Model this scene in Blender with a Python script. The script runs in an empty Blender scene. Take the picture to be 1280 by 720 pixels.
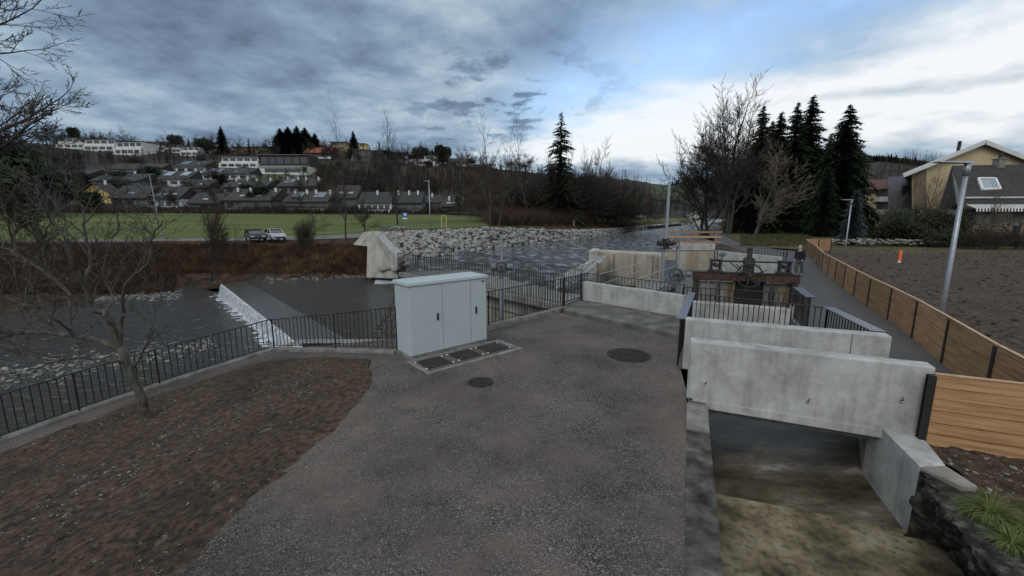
import bpy, math, random
from mathutils import Vector, Matrix, noise, kdtree
from mathutils.bvhtree import BVHTree
R = math.radians
S = bpy.context.scene
C = S.collection
random.seed(7)
# ---------------------------------------------------------------- camera model
PITCH = R(9.85); FPX = 530.; CAMZ = 3.5
cp, sp = math.cos(PITCH), math.sin(PITCH)
def ray(u, v):
    a = (u-640)/FPX; b = -(v-360)/FPX
    return Vector((a, cp+b*sp, -sp+b*cp))
def Z(u, v, z=0.):                     # place point seen at (u,v) lying at height z
    r = ray(u, v); t = (z-CAMZ)/r.z
    return Vector((r.x*t, r.y*t, z))
def Y(u, v, y):                        # point seen at (u,v) lying y metres ahead
    r = ray(u, v); t = y/r.y
    return Vector((r.x*t, y, CAMZ+r.z*t))
# ---------------------------------------------------------------- mesh builder
class MB:
    def __init__(s): s.v = []; s.f = []
    def add(s, vs, fs):
        n = len(s.v); s.v.extend([tuple(p) for p in vs]); s.f.extend([tuple(n+i for i in f) for f in fs]); return s
    def box(s, c, d, rz=0., rx=0., ry=0.):
        M = Matrix.Translation(Vector(c)) @ Matrix.Rotation(rz, 4, 'Z') @ Matrix.Rotation(ry, 4, 'Y') @ Matrix.Rotation(rx, 4, 'X')
        x, y, z = d[0]/2, d[1]/2, d[2]/2
        vs = [M @ Vector(p) for p in ((-x,-y,-z),(x,-y,-z),(x,y,-z),(-x,y,-z),(-x,-y,z),(x,-y,z),(x,y,z),(-x,y,z))]
        return s.add(vs, [(0,3,2,1),(4,5,6,7),(0,1,5,4),(1,2,6,5),(2,3,7,6),(3,0,4,7)])
    def beam(s, a, b, w, h, up=Vector((0,0,1))):
        a = Vector(a); b = Vector(b); d = (b-a)
        if d.length < 1e-6: return s
        d.normalize(); si = d.cross(up)
        if si.length < 1e-3: si = d.cross(Vector((1,0,0)))
        si.normalize(); uu = si.cross(d)
        q = [(-w/2,-h/2),(w/2,-h/2),(w/2,h/2),(-w/2,h/2)]
        vs = [p+si*x+uu*z for p in (a, b) for x, z in q]
        return s.add(vs, [(3,2,1,0),(4,5,6,7),(0,1,5,4),(1,2,6,5),(2,3,7,6),(3,0,4,7)])
    def prism(s, poly, z0, z1):
        n = len(poly)
        A = sum(poly[i][0]*poly[(i+1)%n][1]-poly[(i+1)%n][0]*poly[i][1] for i in range(n))
        if A < 0: poly = poly[::-1]
        lo = [(p[0], p[1], z0 if not callable(z0) else z0(p)) for p in poly]
        hi = [(p[0], p[1], z1 if not callable(z1) else z1(p)) for p in poly]
        return s.add(lo+hi, [tuple(range(n))[::-1], tuple(range(n, 2*n))]+[(i,(i+1)%n,n+(i+1)%n,n+i) for i in range(n)])
    def tube(s, pts, rad, n=6, cap=True):
        pts = [Vector(p) for p in pts]; m = len(pts)
        if not hasattr(rad, '__len__'): rad = [rad]*m
        vs = []; ref = None
        for i, p in enumerate(pts):
            d = (pts[min(i+1, m-1)]-pts[max(i-1, 0)])
            if d.length < 1e-9: d = Vector((0,0,1))
            d.normalize()
            if ref is None: ref = d.orthogonal().normalized()
            ref = (ref-d*ref.dot(d))
            if ref.length < 1e-5: ref = d.orthogonal()
            ref.normalize(); e = d.cross(ref)
            for k in range(n):
                a = 2*math.pi*k/n; vs.append(p+(ref*math.cos(a)+e*math.sin(a))*rad[i])
        fs = [(i*n+k, i*n+(k+1)%n, (i+1)*n+(k+1)%n, (i+1)*n+k) for i in range(m-1) for k in range(n)]
        if cap: fs += [tuple(range(n))[::-1], tuple(range((m-1)*n, m*n))]
        return s.add(vs, fs)
    def torus(s, c, axis, Rr, r, n=24, m=6):
        c = Vector(c); axis = Vector(axis).normalized(); a = axis.orthogonal().normalized(); b = axis.cross(a)
        vs = []; 
        for i in range(n):
            t = 2*math.pi*i/n; d = a*math.cos(t)+b*math.sin(t)
            for k in range(m):
                q = 2*math.pi*k/m; vs.append(c+d*(Rr+r*math.cos(q))+axis*r*math.sin(q))
        fs = [(i*m+k, ((i+1)%n)*m+k, ((i+1)%n)*m+(k+1)%m, i*m+(k+1)%m) for i in range(n) for k in range(m)]
        return s.add(vs, fs)
    def grid(s, rows):
        n = len(rows[0]); vs = [p for r in rows for p in r]
        fs = [(i*n+k, i*n+k+1, (i+1)*n+k+1, (i+1)*n+k) for i in range(len(rows)-1) for k in range(n-1)]
        return s.add(vs, fs)
    def build(s, name, m, parent=None, off=None, smooth=False, bevel=0):
        if parent is not None and off is None: off = OFF.get(parent.name, Vector((0,0,0)))
        off = off or Vector((0,0,0))
        me = bpy.data.meshes.new(name)
        me.from_pydata([(p[0]-off[0], p[1]-off[1], p[2]-off[2]) for p in s.v], [], s.f); me.update()
        if m: me.materials.append(m)
        if smooth: me.polygons.foreach_set('use_smooth', [True]*len(me.polygons))
        o = bpy.data.objects.new(name, me); C.objects.link(o)
        if parent is not None: o.parent = parent; OFF[o.name] = off
        if bevel:
            b = o.modifiers.new('bevel', 'BEVEL'); b.width = bevel; b.segments = 2; b.limit_method = 'ANGLE'
        return o
OFF = {}
def tag(o, label=None, cat=None, group=None, kind=None):
    if label: o['label'] = label
    if cat: o['category'] = cat
    if group: o['group'] = group
    if kind: o['kind'] = kind
    return o
def thing(name, loc, label, cat, group=None):
    o = bpy.data.objects.new(name, None); C.objects.link(o); o.location = loc; o.empty_display_size = .2
    OFF[o.name] = Vector(loc)
    return tag(o, label, cat, group)
def inst(name, me, parent, loc, rz=0., sc=None):
    o = bpy.data.objects.new(name, me); C.objects.link(o); o.parent = parent
    o.location = Vector(loc)-OFF.get(parent.name, Vector((0,0,0))); o.rotation_euler = (0,0,rz)
    if sc: o.scale = sc
    return o
def copy_tree(o, parent=None):
    c = o.copy(); C.objects.link(c); c.parent = parent
    for ch in [x for x in o.children]: copy_tree(ch, c)
    return c
TER = []
def reg(mb): TER.append(BVHTree.FromPolygons([Vector(p) for p in mb.v], mb.f)); return mb
def hit(u, v, far=3000):
    o = Vector((0,0,CAMZ)); d = ray(u, v).normalized(); best = None
    for t in TER:
        h = t.ray_cast(o, d, far)
        if h[0] is not None and (best is None or h[3] < best[1]): best = (h[0], h[3])
    return best[0] if best else None
def gz(x, y, z0=400):
    best = None
    for t in TER:
        h = t.ray_cast(Vector((x, y, z0)), Vector((0,0,-1)), 1000)
        if h[0] is not None and (best is None or h[0].z > best): best = h[0].z
    return best if best is not None else 0.
def fbm(x, y, z=0., o=4): return noise.fractal(Vector((x, y, z)), .9, 2.1, o)
# ---------------------------------------------------------------- materials
def mat(name, cols, scale=4., rough=.85, bump=.3, bscale=None, detail=6, metal=0., cols2=None, scale2=.5, f2=.5, coord='Object', stretch=None, spec=.4, dist=.02, pos=None):
    m = bpy.data.materials.new(name); m.use_nodes = True; nt = m.node_tree; N = nt.nodes; L = nt.links
    b = N['Principled BSDF']; tc = N.new('ShaderNodeTexCoord'); mp = N.new('ShaderNodeMapping')
    src = tc.outputs[coord] if coord != 'World' else None
    if coord == 'World':
        g = N.new('ShaderNodeNewGeometry'); src = g.outputs['Position']
    L.new(src, mp.inputs['Vector'])
    if stretch: mp.inputs['Scale'].default_value = stretch
    def nz(sc, dt=detail, w=.55):
        n = N.new('ShaderNodeTexNoise'); n.inputs['Scale'].default_value = sc; n.inputs['Detail'].default_value = dt; n.inputs['Roughness'].default_value = w
        L.new(mp.outputs[0], n.inputs['Vector']); return n
    def ramp(f, cs, ps=None):
        r = N.new('ShaderNodeValToRGB'); L.new(f, r.inputs[0]); e = r.color_ramp.elements
        k = len(cs)
        for i in range(k-2): e.new(.5)
        for i, c in enumerate(cs):
            e[i].position = ps[i] if ps else .3+.4*i/max(1, k-1); e[i].color = (*c, 1)
        return r
    n1 = nz(scale); c = ramp(n1.outputs['Fac'], cols, pos).outputs[0]
    if cols2:
        n2 = nz(scale2, 4); r2 = ramp(n2.outputs['Fac'], cols2)
        mx = N.new('ShaderNodeMixRGB'); mx.blend_type = 'MULTIPLY'; mx.inputs[0].default_value = f2
        L.new(c, mx.inputs[1]); L.new(r2.outputs[0], mx.inputs[2]); c = mx.outputs[0]
    L.new(c, b.inputs['Base Color']); b.inputs['Roughness'].default_value = rough; b.inputs['Metallic'].default_value = metal
    b.inputs['Specular IOR Level'].default_value = spec
    if bump:
        n3 = nz(bscale or scale*2, 5, .65); bp = N.new('ShaderNodeBump'); bp.inputs['Strength'].default_value = bump; bp.inputs['Distance'].default_value = dist
        L.new(n3.outputs['Fac'], bp.inputs['Height']); L.new(bp.outputs[0], b.inputs['Normal'])
    return m
def g(v, t=0.): return (v*(1+t), v, v*(1-t))
M = {}
M['gravel_old'] = mat('gravel_material', [(.028,.026,.025),(.10,.09,.086),(.17,.155,.146),(.34,.32,.30)], 62, .95, 1., 55, 8, cols2=[(.62,.60,.62),(1.,.92,.88),(1.15,1.08,1.04)], scale2=.8, f2=.9, coord='World', pos=[.3,.45,.58,.75], dist=.03)
M['gravel_soil'] = mat('earth_material', [(.012,.008,.005),(.046,.030,.019),(.080,.053,.034),(.13,.094,.067)], 9, .97, .6, 30, 12, cols2=[(.5,.47,.46),(1.,.95,.9),(1.15,1.1,1.05)], scale2=.8, f2=.85, coord='World', pos=[.3,.45,.58,.76], dist=.08)
M['field_soil'] = mat('tilled_soil_material', [(.02,.013,.009),(.07,.046,.030),(.125,.086,.058)], 5, .97, 1., 9, 10, cols2=[(.6,.6,.6),(1.,1.,1.)], scale2=.35, coord='World', dist=.1, pos=[.34,.5,.7])
M['asphalt'] = mat('path_material', [(.052,.052,.054),(.088,.086,.085),(.125,.12,.117)], 45, .9, .5, 60, 6, cols2=[(.75,.75,.78),(1.,.98,.96)], scale2=.5, f2=.9, coord='World', dist=.01)
M['concrete'] = mat('new_concrete_material', [(.27,.268,.262),(.40,.398,.388),(.50,.498,.488)], 1.9, .85, .35, 22, 9, cols2=[(.55,.55,.54),(1.,1.,1.)], scale2=9, f2=.35, coord='World', dist=.006)
M['concrete_edge'] = mat('kerb_concrete_material', [(.12,.115,.105),(.19,.182,.17),(.27,.26,.245)], 3, .85, .3, 30, 8, coord='World', dist=.006)
M['concrete_old'] = mat('weathered_concrete_material', [(.04,.037,.032),(.18,.17,.15),(.31,.295,.265),(.42,.405,.37)], .9, .9, .15, 12, 8, cols2=[(.35,.32,.27),(1.,1.,1.)], scale2=2.2, f2=.6, coord='World', stretch=(1,1,.35), pos=[.3,.42,.55,.7])
M['abut'] = mat('old_abutment_concrete_material', [(.13,.12,.10),(.27,.255,.225),(.33,.315,.285),(.37,.36,.33)], 1.6, .9, .1, 14, 7, coord='World', stretch=(1,1,.12), pos=[.3,.42,.55,.7])
M['concrete_dark'] = mat('damp_concrete_material', [(.05,.048,.043),(.10,.095,.086),(.165,.157,.143)], 2, .7, .4, 12, 8, coord='World', stretch=(1,1,.5))
M['concrete_beige'] = mat('beige_cast_concrete_material', [(.24,.20,.15),(.36,.33,.275),(.42,.41,.38)], 1.1, .85, .3, 12, 8, coord='World', cols2=[(.62,.55,.46),(1.,1.,1.)], scale2=.9, f2=.6, stretch=(1,1,.35))
M['channel_floor'] = mat('mossy_channel_floor_material', [(.03,.024,.014),(.10,.08,.046),(.18,.15,.092),(.27,.235,.165)], 2.2, .8, .8, 16, 14, coord='World', cols2=[(.25,.25,.2),(1.,1.,1.),(1.1,1.1,1.05)], scale2=11, f2=.8, pos=[.3,.44,.56,.72])
M['wet_floor'] = mat('wet_floor_material', [(.035,.031,.02),(.085,.072,.047),(.13,.115,.085),(.31,.30,.28)], 1.1, .34, .35, 7, 12, coord='World', pos=[.35,.5,.62,.72], stretch=(.8,1.6,1), spec=.35, cols2=[(.45,.42,.36),(1.,1.,1.),(1.3,1.3,1.3)], scale2=8, f2=.7)
M['old_stone'] = mat('mossy_old_stone_material', [(.008,.008,.006),(.028,.026,.020),(.085,.08,.064),(.22,.21,.185)], 7, .85, 1., 9, 10, coord='World', pos=[.35,.5,.62,.78], dist=.06)
M['dark_top'] = mat('mossy_wall_top_material', [(.012,.011,.009),(.045,.042,.036),(.10,.095,.083),(.22,.21,.19)], 3.5, .9, .7, 20, 14, coord='World', pos=[.32,.46,.6,.78], dist=.03)
M['rock'] = mat('boulder_material', [(.14,.14,.136),(.27,.265,.255),(.42,.415,.40)], 2.2, .9, .5, 7, 8, cols2=[(.4,.4,.4),(1.,1.,1.)], scale2=1.2, f2=.6)
M['pebble'] = mat('pebble_material', [(.07,.07,.068),(.15,.145,.138),(.30,.29,.275)], 3, .85, .3, 8, 4)
M['steel'] = mat('galvanised_steel_material', [(.26,.28,.31),(.34,.36,.40)], 12, .42, .05, 30, 3, metal=.55)
M['rail'] = mat('dark_coated_steel_material', [(.020,.018,.018),(.035,.032,.031)], 20, .5, .05, 30, 3, metal=.3)
M['cap'] = mat('flat_rail_cap_material', [(.10,.10,.125),(.135,.135,.165)], 6, .32, .05, 20, 3, metal=.5)  # purple-grey tone puts the sky's reflection into the base colour
M['rust'] = mat('rusty_iron_material', [(.018,.011,.009),(.05,.028,.02),(.085,.045,.032)], 5, .8, .5, 14, 6, coord='World')
M['iron'] = mat('old_black_iron_material', [(.014,.013,.013),(.035,.032,.03),(.06,.055,.05)], 6, .6, .4, 14, 6, metal=.3, coord='World')
M['cabinet'] = mat('pale_blue_grey_enamel_material', [(.40,.455,.47),(.425,.48,.495)], 1.2, .38, .02, 40, 3, cols2=[(.93,.93,.92),(1.,1.,1.)], scale2=5, f2=.6)
M['black'] = mat('black_plastic_material', [(.012,.012,.013),(.02,.02,.02)], 8, .5, 0)
M['manhole'] = mat('cast_iron_cover_material', [(.018,.018,.018),(.035,.034,.033),(.055,.053,.05)], 10, .9, .3, 30, 5, spec=.15, metal=0, coord='World')
def wood(name, a, b_, c):
    m = mat(name, [a, b_, c], 3.2, .7, .25, 20, 8, coord='World', stretch=(.35,.35,6), cols2=[(.55,.45,.38),(1.,1.,1.)], scale2=1.1, f2=.45, dist=.004)
    nt = m.node_tree; N = nt.nodes; L = nt.links; bs = N['Principled BSDF']; src = bs.inputs['Base Color'].links[0].from_socket
    oi = N.new('ShaderNodeObjectInfo'); mr = N.new('ShaderNodeMapRange'); L.new(oi.outputs['Random'], mr.inputs[0]); mr.inputs[3].default_value = .72; mr.inputs[4].default_value = 1.12
    gm = N.new('ShaderNodeNewGeometry'); mp = N.new('ShaderNodeMapping'); mp.inputs['Scale'].default_value = (1,1,2.2); L.new(gm.outputs['Position'], mp.inputs[0])
    vo = N.new('ShaderNodeTexVoronoi'); vo.inputs['Scale'].default_value = 2.6; L.new(mp.outputs[0], vo.inputs['Vector']); kr = N.new('ShaderNodeValToRGB'); L.new(vo.outputs['Distance'], kr.inputs[0]); kr.color_ramp.elements[0].position = .03; kr.color_ramp.elements[0].color = (.25,.15,.1,1); kr.color_ramp.elements[1].position = .09
    m1 = N.new('ShaderNodeVectorMath'); m1.operation = 'SCALE'; L.new(src, m1.inputs[0]); L.new(mr.outputs[0], m1.inputs['Scale']); m2 = N.new('ShaderNodeMixRGB'); m2.blend_type = 'MULTIPLY'; m2.inputs[0].default_value = .8; L.new(m1.outputs[0], m2.inputs[1]); L.new(kr.outputs[0], m2.inputs[2]); L.new(m2.outputs[0], bs.inputs['Base Color'])
    return m
M['wood'] = wood('fresh_larch_board_material', (.24,.12,.06), (.37,.205,.105), (.46,.28,.155))
M['wood2'] = wood('honey_board_material', (.27,.145,.065), (.42,.245,.115), (.52,.33,.175))
M['wood3'] = wood('pale_board_material', (.24,.16,.10), (.34,.24,.155), (.41,.30,.21))
M['woodcap'] = mat('board_top_edge_material', [(.40,.25,.15),(.5,.34,.22)], 6, .8, .1, 20, 4)
M['plank_old'] = mat('weathered_plank_material', [(.08,.058,.035),(.15,.115,.075),(.24,.22,.19)], 2, .85, .4, 12, 6, coord='World', stretch=(3,3,.4))
M['bark'] = mat('pale_bark_material', [(.03,.026,.022),(.065,.058,.049),(.13,.12,.105)], 7, .95, .6, 18, 8, coord='World', stretch=(1,1,.5))
M['bark_dark'] = mat('dark_bark_material', [(.018,.015,.013),(.040,.033,.028),(.065,.055,.047)], 6, .95, .5, 14, 6, coord='World')
M['twig'] = mat('twig_material', [(.030,.024,.020),(.055,.043,.035)], 2, .95, 0, coord='World')
M['twig_pale'] = mat('pale_twig_material', [(.10,.082,.066),(.17,.14,.115)], 2, .95, 0, coord='World')
M['twig_red'] = mat('reddish_twig_material', [(.035,.022,.016),(.065,.040,.028)], 2, .95, 0, coord='World')
M['wood_mass'] = mat('winter_wood_material', [(.016,.012,.010),(.034,.026,.021),(.055,.043,.033)], .06, .95, 0, coord='World', detail=5)
M['spruce'] = mat('spruce_needle_material', [(.007,.012,.007),(.018,.030,.014),(.036,.052,.024)], 1.3, .85, 0, coord='World')
M['spruce_blue'] = mat('blue_spruce_needle_material', [(.035,.048,.05),(.075,.092,.095)], 1.5, .85, 0, coord='World')
M['yew'] = mat('evergreen_bush_material', [(.007,.009,.005),(.018,.024,.009),(.04,.042,.014)], 1.3, .9, 0, coord='World')
M['brush'] = mat('dry_brush_material', [(.030,.017,.010),(.075,.043,.022),(.14,.085,.042)], .6, .95, 0, coord='World')
M['bank'] = mat('leaf_litter_bank_material', [(.010,.007,.005),(.045,.026,.015),(.095,.055,.028),(.14,.095,.05)], 1.1, .97, 1., 3, 10, coord='World', cols2=[(.4,.35,.3),(1.,1.,1.)], scale2=.12, f2=.8, pos=[.3,.45,.58,.74], dist=.2)
M['meadow'] = mat('meadow_grass_material', [(.036,.056,.008),(.070,.092,.012),(.115,.124,.022)], .10, .95, .4, 4, 8, coord='World', stretch=(.35,1.8,1), dist=.1)
M['farmeadow'] = mat('far_meadow_material', [(.022,.045,.012),(.035,.062,.016)], .02, .95, 0, coord='World')
M['lawn'] = mat('hill_lawn_material', [(.026,.040,.012),(.048,.062,.018),(.075,.080,.028)], .2, .95, .3, 3, 6, coord='World')
M['verge'] = mat('verge_grass_material', [(.035,.027,.014),(.062,.055,.02),(.085,.085,.03)], .8, .95, .8, 6, 8, coord='World', dist=.06)
M['hill'] = mat('hillside_floor_material', [(.010,.008,.006),(.026,.020,.014),(.045,.036,.02)], .03, .97, .5, .4, 8, coord='World')
M['grass'] = mat('grass_blade_material', [(.05,.075,.012),(.10,.13,.025),(.17,.17,.05)], 6, .8, 0, coord='World')
M['road'] = mat('far_road_material', [(.12,.12,.125),(.17,.168,.165)], 1.5, .85, .1, coord='World')
M['white_wall'] = mat('white_render_material', [(.48,.48,.475),(.6,.6,.59)], .5, .8, .05, coord='World')
M['grey_wall'] = mat('grey_render_material', [(.09,.088,.085),(.15,.147,.14)], .5, .85, .05, coord='World')
M['brown_wall'] = mat('brown_timber_wall_material', [(.03,.025,.022),(.055,.045,.038)], .8, .9, .1, coord='World')
M['tan_wall'] = mat('tan_render_material', [(.25,.19,.12),(.33,.26,.17)], .6, .85, .05, coord='World')
M['ochre_wall'] = mat('yellow_render_material', [(.5,.37,.12),(.6,.45,.16)], .6, .85, .05, coord='World')
M['cream_wall'] = mat('cream_yellow_render_material', [(.42,.335,.20),(.5,.41,.255)], .7, .85, .1, 9, coord='World')
M['roof_dark'] = mat('dark_slate_roof_material', [(.012,.0115,.012),(.026,.025,.025),(.042,.04,.04)], 1.2, .7, .4, 5, 6, coord='World', stretch=(1,1,3))
M['roof_brown'] = mat('brown_tile_roof_material', [(.03,.026,.025),(.056,.05,.047)], 1., .85, .4, 5, 6, coord='World', stretch=(1,1,3))
M['roof_grey'] = mat('grey_metal_roof_material', [(.12,.13,.15),(.17,.18,.20)], .8, .5, .1, coord='World')
M['roof_red'] = mat('orange_tile_roof_material', [(.24,.075,.035),(.32,.12,.06)], 1.2, .8, .3, 5, coord='World')
M['roof_maroon'] = mat('maroon_tile_roof_material', [(.07,.026,.02),(.11,.04,.03)], 1.2, .8, .3, 5, coord='World')
M['shingle'] = mat('dark_mossy_shingle_material', [(.014,.013,.013),(.032,.03,.029),(.065,.06,.056)], 3, .9, .7, 10, 8, coord='World', stretch=(1,1,3), dist=.04)
M['glass'] = mat('window_glass_material', [(.03,.035,.04),(.05,.055,.06)], .5, .08, 0, spec=.8)
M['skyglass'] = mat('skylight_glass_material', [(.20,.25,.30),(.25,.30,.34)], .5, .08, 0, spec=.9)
M['panel_blue'] = mat('solar_panel_material', [(.045,.06,.095),(.07,.09,.13)], .7, .15, 0, spec=.9)
M['white_paint'] = mat('white_paint_material', [(.6,.6,.59),(.7,.7,.69)], 3, .6, 0)
M['corrugated'] = mat('blue_grey_cladding_material', [(.12,.13,.16),(.19,.20,.235)], 1.2, .7, .2, coord='World', stretch=(1,1,.2))
M['orange'] = mat('orange_paint_material', [(.85,.14,.04),(.95,.2,.05)], 3, .6, 0)
M['car_dark'] = mat('dark_teal_car_paint', [(.016,.024,.03),(.02,.03,.036)], 2, .2, 0, metal=.3, spec=.6)
M['car_white'] = mat('white_car_paint', [(.42,.44,.46),(.46,.48,.5)], 2, .25, 0, spec=.6)
M['car_grey'] = mat('grey_car_paint', [(.10,.12,.14),(.13,.15,.17)], 2, .25, 0, metal=.3, spec=.6)
M['tyre'] = mat('tyre_material', [(.01,.01,.01),(.02,.02,.02)], 8, .9, 0)
M['sign_blue'] = mat('blue_sign_material', [(.02,.09,.30),(.03,.11,.34)], 3, .5, 0)
M['sign_yellow'] = mat('yellow_sign_material', [(.5,.4,.08),(.6,.46,.1)], 3, .6, 0)
M['blue_steel'] = mat('blue_painted_steel_material', [(.07,.12,.21),(.11,.17,.28)], 4, .5, .1, coord='World')
M['navy'] = mat('navy_jacket_material', [(.008,.010,.018),(.016,.019,.03)], 12, .9, .3, 30, coord='Object')
M['grey_cloth'] = mat('grey_trouser_material', [(.06,.06,.062),(.09,.09,.09)], 12, .9, .3, 30, coord='Object')
M['skin'] = mat('skin_material', [(.38,.22,.16),(.44,.27,.2)], 5, .6, 0)
M['hair'] = mat('grey_hair_material', [(.28,.27,.26),(.4,.39,.38)], 20, .8, .3, 40)
M['gearhead'] = mat('grey_green_gear_paint', [(.08,.10,.105),(.14,.165,.17)], 6, .5, .2, coord='World')
def gravel_mat():
    m = bpy.data.materials.new('gravel_material'); m.use_nodes = True; nt = m.node_tree; N = nt.nodes; L = nt.links; b = N['Principled BSDF']
    gm = N.new('ShaderNodeNewGeometry'); P_ = gm.outputs['Position']
    def nz(sc, dt, ro=.6, dist=0.):
        n = N.new('ShaderNodeTexNoise'); n.inputs['Scale'].default_value = sc; n.inputs['Detail'].default_value = dt; n.inputs['Roughness'].default_value = ro; n.inputs['Distortion'].default_value = dist; L.new(P_, n.inputs['Vector']); return n.outputs['Fac']
    def ramp(f, st):
        q = N.new('ShaderNodeValToRGB'); L.new(f, q.inputs[0]); e = q.color_ramp.elements
        for _ in range(len(st)-2): e.new(.5)
        for i, (p, c) in enumerate(st): e[i].position = p; e[i].color = (*c, 1)
        return q.outputs[0]
    v = N.new('ShaderNodeTexVoronoi'); v.inputs['Scale'].default_value = 70; L.new(P_, v.inputs['Vector'])
    sv = N.new('ShaderNodeSeparateColor'); L.new(v.outputs['Color'], sv.inputs[0])
    coarse = ramp(sv.outputs[0], [(0,(.020,.019,.018)),(.45,(.068,.064,.061)),(.8,(.135,.128,.122)),(.95,(.22,.21,.20)),(1,(.36,.35,.33))])
    fine = ramp(nz(85,5,.75), [(.3,(.06,.051,.046)),(.5,(.135,.115,.104)),(.7,(.25,.22,.20))])
    mask = ramp(nz(.5,14,.74,.2), [(.40,(.05,.05,.05)),(.60,(.92,.92,.92))])
    mx = N.new('ShaderNodeMixRGB'); L.new(mask, mx.inputs[0]); L.new(coarse, mx.inputs[1]); L.new(fine, mx.inputs[2])
    big = ramp(nz(.38,9,.66), [(.35,(.6,.58,.58)),(.5,(.95,.92,.9)),(.64,(1.25,1.19,1.15))])
    m2 = N.new('ShaderNodeMixRGB'); m2.blend_type = 'MULTIPLY'; m2.inputs[0].default_value = 1; L.new(mx.outputs[0], m2.inputs[1]); L.new(big, m2.inputs[2])
    L.new(m2.outputs[0], b.inputs['Base Color']); b.inputs['Roughness'].default_value = .95; b.inputs['Specular IOR Level'].default_value = .2
    ad = N.new('ShaderNodeMath'); ad.operation = 'ADD'; L.new(v.outputs['Distance'], ad.inputs[0]); ad.inputs[1].default_value = 0
    bp = N.new('ShaderNodeBump'); bp.inputs['Strength'].default_value = .8; bp.inputs['Distance'].default_value = .012; bp.invert = True; L.new(v.outputs['Distance'], bp.inputs['Height'])
    b2 = N.new('ShaderNodeBump'); b2.inputs['Strength'].default_value = .7; b2.inputs['Distance'].default_value = .03; L.new(nz(14,8,.7), b2.inputs['Height']); L.new(bp.outputs[0], b2.inputs['Normal']); L.new(b2.outputs[0], b.inputs['Normal'])
    return m
M['gravel'] = gravel_mat()
def pores(m, sc, th, dk, stain=True):
    nt = m.node_tree; N = nt.nodes; L = nt.links; bs = N['Principled BSDF']; src = bs.inputs['Base Color'].links[0].from_socket
    gm = N.new('ShaderNodeNewGeometry'); vo = N.new('ShaderNodeTexVoronoi'); vo.inputs['Scale'].default_value = sc; L.new(gm.outputs['Position'], vo.inputs['Vector'])
    kr = N.new('ShaderNodeValToRGB'); L.new(vo.outputs['Distance'], kr.inputs[0]); kr.color_ramp.elements[0].position = th; kr.color_ramp.elements[0].color = (dk,dk,dk,1); kr.color_ramp.elements[1].position = th*1.7
    m2 = N.new('ShaderNodeMixRGB'); m2.blend_type = 'MULTIPLY'; m2.inputs[0].default_value = 1; L.new(src, m2.inputs[1]); L.new(kr.outputs[0], m2.inputs[2])
    mp = N.new('ShaderNodeMapping'); mp.inputs['Scale'].default_value = (2.6,2.6,.25); L.new(gm.outputs['Position'], mp.inputs[0]); n = N.new('ShaderNodeTexNoise'); n.inputs['Scale'].default_value = 2.2; n.inputs['Detail'].default_value = 7; n.inputs['Roughness'].default_value = .7; L.new(mp.outputs[0], n.inputs['Vector'])
    k2 = N.new('ShaderNodeValToRGB'); L.new(n.outputs['Fac'], k2.inputs[0]); k2.color_ramp.elements[0].position = .3; k2.color_ramp.elements[0].color = (.66,.65,.62,1); k2.color_ramp.elements[1].position = .52
    m3 = N.new('ShaderNodeMixRGB'); m3.blend_type = 'MULTIPLY'; m3.inputs[0].default_value = .8; L.new(m2.outputs[0], m3.inputs[1]); L.new(k2.outputs[0], m3.inputs[2]); L.new(m3.outputs[0], bs.inputs['Base Color'])
pores(M['concrete'], 11, .055, .3); pores(M['concrete_edge'], 16, .06, .4)
# water
def water(name, base, rough, sc, strength, foam=None, st=(1,1,1), dist=.08):  # foam: pale crest colour; on the upper river a painted reflection
    m = bpy.data.materials.new(name); m.use_nodes = True; nt = m.node_tree; N = nt.nodes; L = nt.links; b = N['Principled BSDF']
    gm = N.new('ShaderNodeNewGeometry'); mp = N.new('ShaderNodeMapping'); mp.inputs['Scale'].default_value = st; L.new(gm.outputs['Position'], mp.inputs['Vector'])
    n = N.new('ShaderNodeTexNoise'); n.inputs['Scale'].default_value = sc; n.inputs['Detail'].default_value = 7; n.inputs['Roughness'].default_value = .62; n.inputs['Distortion'].default_value = .5
    L.new(mp.outputs[0], n.inputs['Vector'])
    bp = N.new('ShaderNodeBump'); bp.inputs['Strength'].default_value = strength; bp.inputs['Distance'].default_value = dist
    L.new(n.outputs['Fac'], bp.inputs['Height']); L.new(bp.outputs[0], b.inputs['Normal'])
    b.inputs['Roughness'].default_value = rough; b.inputs['Specular IOR Level'].default_value = .5 if rough < .1 else .38; b.inputs['IOR'].default_value = 1.33
    r = N.new('ShaderNodeValToRGB'); e = r.color_ramp.elements
    e[0].position = .0; e[0].color = (*base, 1)
    if foam:
        e[1].position = foam[2]; e[1].color = (*foam[0], 1); x = e.new(foam[1]); x.color = (*base, 1)
    else: e[1].color = (*[c*1.6 for c in base], 1)
    L.new(n.outputs['Fac'], r.inputs[0]); L.new(r.outputs[0], b.inputs['Base Color'])
    return m
M['water_up'] = water('upper_river_water', (.035,.042,.046), .08, 1.3, 1., ((.40,.44,.46), .50, .68), (1,.5,1), .5)  # pale ripple tone paints reflected sky into the colour, no real foam here
M['water_pool'] = water('weir_pool_water', (.040,.036,.029), .16, 2.2, 1., ((.20,.19,.17), .60, .76), (.8,1.3,1), .22)
M['water_down'] = water('shallow_river_water', (.036,.032,.027), .18, 1.9, 1., ((.20,.19,.175), .57, .74), (.6,1.5,1), .22)
M['foam'] = water('white_foam', (.16,.185,.20), .45, 4., .6, ((.66,.71,.74), .40, .60), (1.6,1.6,1), .05)
M['sill_water'] = water('thin_water_over_sill', (.055,.047,.035), .12, 4., .4, ((.17,.16,.145), .5, .8), (1,1,1), .05)

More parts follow.
